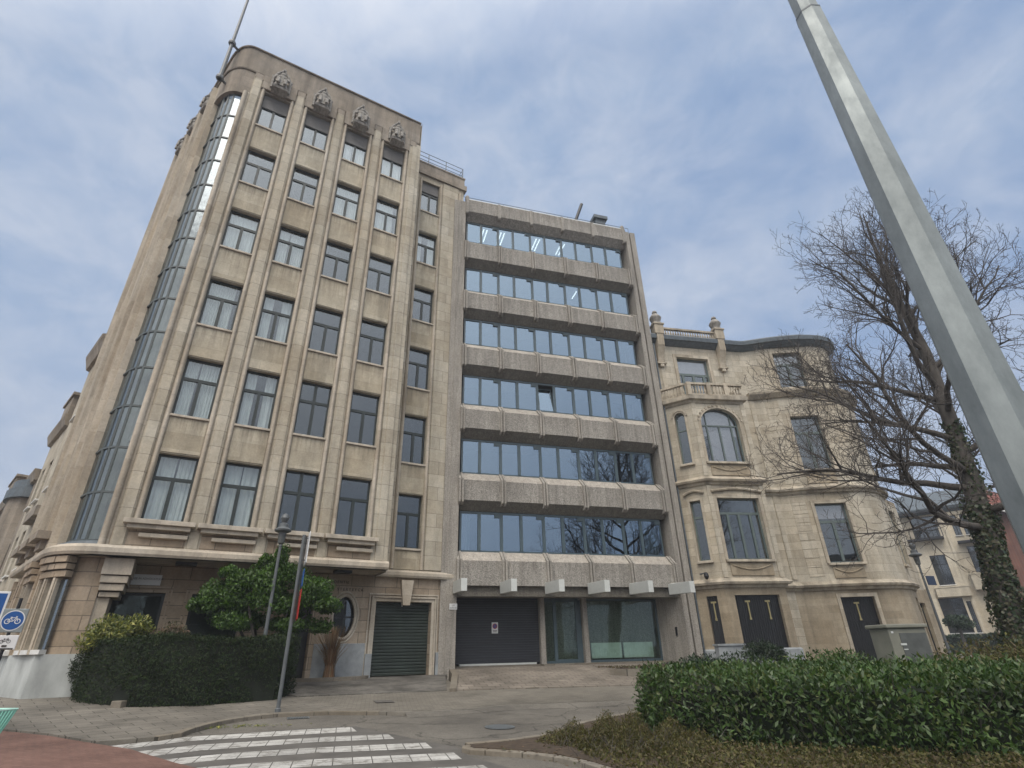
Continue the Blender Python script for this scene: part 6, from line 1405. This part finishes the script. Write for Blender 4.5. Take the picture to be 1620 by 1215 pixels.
# ================================================================== bare tree
class Tree:
    def __init__(s, seed): s.r = random.Random(seed); s.big = MB(); s.tw = MB()
    def grow(s, p, d, L, r, depth):
        R_ = s.r; n = 4 if depth < 3 else 3; pts = [p]; rad = [r]; q = p.copy(); dd = d.copy(); k_ = max(3, int(L / (.55 if depth < 3 else .3)))
        k_ = min(k_, 9)
        for k in range(k_):
            w_ = .12 + .06 * depth; dd = (dd + Vector((R_.gauss(0, w_), R_.gauss(0, w_), R_.gauss(0, w_ * .7) + .085))).normalized(); q = q + dd * (L / k_); pts.append(q.copy()); rad.append(max(.0055, r * (1 - .8 * (k + 1) / k_)))
        (s.big if depth < 2 else s.tw).tube(pts, rad, [8, 6, 4, 3, 3, 3][min(depth, 5)], caps=False)
        if depth >= 5 or L < .28: return
        nb = max(2, int(L / [1.0, .53, .37, .27, .22][depth])); nb = min(nb, [9, 13, 9, 6, 3][depth])
        for b_ in range(nb):
            f = lerp(.22, .97, (b_ + R_.random() * .8) / nb); i = min(k_ - 1, int(f * k_)); a = pts[i].lerp(pts[i + 1], f * k_ - i); ax = (pts[i + 1] - pts[i]).normalized()
            side = ax.orthogonal().normalized(); side.rotate(Matrix.Rotation(b_ * 2.4 + R_.uniform(-.6, .6), 3, ax)); ang = R_.uniform(.5, 1.0); nd = (ax * math.cos(ang) + side * math.sin(ang)); nd.z += .12; nd.normalize()
            s.grow(a, nd, L * lerp(.64, .34, f) * R_.uniform(.7, 1.15), max(.0065, rad[i] * .55), depth + 1)
TO = Vector((18.6, 12.5, 0)); tr = Tree(11)
trunk = [Vector(p) for p in ((0, 0, 0), (.15, 0, 1.5), (.45, 0, 3.6), (1.05, .05, 6.5), (1.2, 0, 8.9), (1.25, -.1, 11.4), (1.15, 0, 13.8), (1.2, .1, 16.2), (1.4, .1, 18.6))]; trad = [.42, .35, .31, .27, .23, .18, .13, .07, .02]
tr.big.tube(trunk, trad, 12)
def tp_at(z):
    for a, b_, ra, rb in zip(trunk[:-1], trunk[1:], trad[:-1], trad[1:]):
        if a.z <= z <= b_.z: f = (z - a.z) / (b_.z - a.z); return a.lerp(b_, f), lerp(ra, rb, f)
    return trunk[-1], .03
limbs = [(4.9, 185, 2, 8.2), (5.4, 250, 6, 6.5), (5.6, 20, 12, 7.0), (6.2, 160, 14, 7.4), (6.7, 205, 12, 7.6), (7.0, 90, 15, 5.5), (7.4, 320, 22, 7.2), (7.9, 175, 26, 7.4), (8.5, 45, 30, 7.), (8.9, 230, 32, 6.4), (9.4, 140, 36, 6.6), (9.8, 190, 42, 7.4), (10.1, 0, 40, 7.6), (10.6, 280, 42, 6.), (11.0, 80, 46, 6.), (11.4, 165, 52, 6.6), (11.9, 215, 55, 5.8), (12.2, 20, 54, 7.0), (12.8, 310, 58, 5.5), (13.2, 120, 60, 5.2), (13.7, 190, 66, 5.2), (14.3, 10, 64, 5.4), (15, 250, 68, 4.), (15.6, 60, 68, 4.), (16.4, 180, 70, 3.2)]
for z, az, el, L in limbs:
    p, r_ = tp_at(z); a, e_ = R(az + tr.r.uniform(-9, 9)), R(el); d = Vector((math.cos(a) * math.cos(e_), math.sin(a) * math.cos(e_), math.sin(e_))); tr.grow(p, d, L * (.82 if z < 9 else .86), r_ * .42 + .012, 1)
te = empty('bare_tree', TO, 0, 'large leafless tree with ivy covered trunk at the right', 'tree', None)
mod_smooth(tr.big.build('trunk', M['bark'], te), 80); tr.tw.build('crown', M['twig'], te)
Vi = []
n = 15000; zi = rng.uniform(-.1, 1, n) ** 1.0 * 8.6; zi = np.clip(zi, 0, None); cen = []; rr_ = []
for z in zi: p, r_ = tp_at(float(z)); cen.append(p[:]); rr_.append(r_)
cen = np.array(cen); rr_ = np.array(rr_); a = rng.uniform(0, 2 * math.pi, n); lump = .07 + .16 * (np.sin(zi * 1.7 + a * 2) * .5 + .5) * (zi < 7.6) * np.clip((8.6 - zi) / 3, .15, 1); rad_ = rr_ + lump * rng.random(n)
keepi = rng.random(n) < np.where(zi > 5.6, .22, .75) * (.45 + .55 * (np.sin(zi * 2.3 + a * 3) > -.3)); C_ = cen + np.column_stack([rad_ * np.cos(a), rad_ * np.sin(a), np.zeros(n)]); out = np.column_stack([np.cos(a), np.sin(a), np.full(n, .2)])
C_, out = C_[keepi], out[keepi]; n = len(C_); leaf_obj('ivy', leaves(C_, unit(n) + np.array([0, 0, -.5]), out + unit(n) * .5, rng.uniform(.07, .15, n), rng.uniform(.06, .12, n)), M['ivy'], te)
# same species behind the viewer, mirrored in the glass, and the block across the square
for (x, y, rz, s, lab) in ((3.5, -24, 60, .62, 'bare tree across the square, reflected in the left office windows'), (12.5, -26, 150, .7, 'bare tree across the square, reflected in the right office windows'), (-9, -24, 250, .65, 'bare tree across the square, opposite the art deco building')):
    c_ = copy_tree(te); c_.location = (x, y, 0); c_.rotation_euler.z = R(rz); c_.scale = (s, s, s); c_['label'] = lab; c_['group'] = 'bare trees across the square'
simple_house('apartment_block', (34, -38), (8, -44), 14, 'grey apartment block across the square behind the viewer', 'concrete_dark', 'lead', [(x, x + 1.8, z, z + 1.9) for x in np.arange(1.5, 25, 3.2) for z in (2, 5.4, 8.8, 12.2)], flat=True, depth=12)
simple_house('apartment_block', (4, -40), (-30, -34), 13, 'brick apartment block across the square behind the viewer', 'redbrick', 'lead', [(x, x + 1.6, z, z + 1.8) for x in np.arange(1.5, 32, 3.4) for z in (1.5, 4.8, 8.1)], flat=True, depth=12)

# thin morning haze filling the square
hz_m = bpy.data.materials.new('thin_haze'); hz_m.use_nodes = True; _nt = hz_m.node_tree; _nt.nodes.remove(_nt.nodes['Principled BSDF'])
pv = N(_nt, 'ShaderNodeVolumePrincipled'); pv.inputs['Color'].default_value = (.86, .9, .97, 1); pv.inputs['Density'].default_value = HAZE; pv.inputs['Anisotropy'].default_value = .2
_nt.links.new(pv.outputs[0], _nt.nodes['Material Output'].inputs['Volume'])
mb = MB(); mb.box(-140, 150, -80, 150, -3.5, 45); o = mb.build('haze', hz_m); o['kind'] = 'stuff'
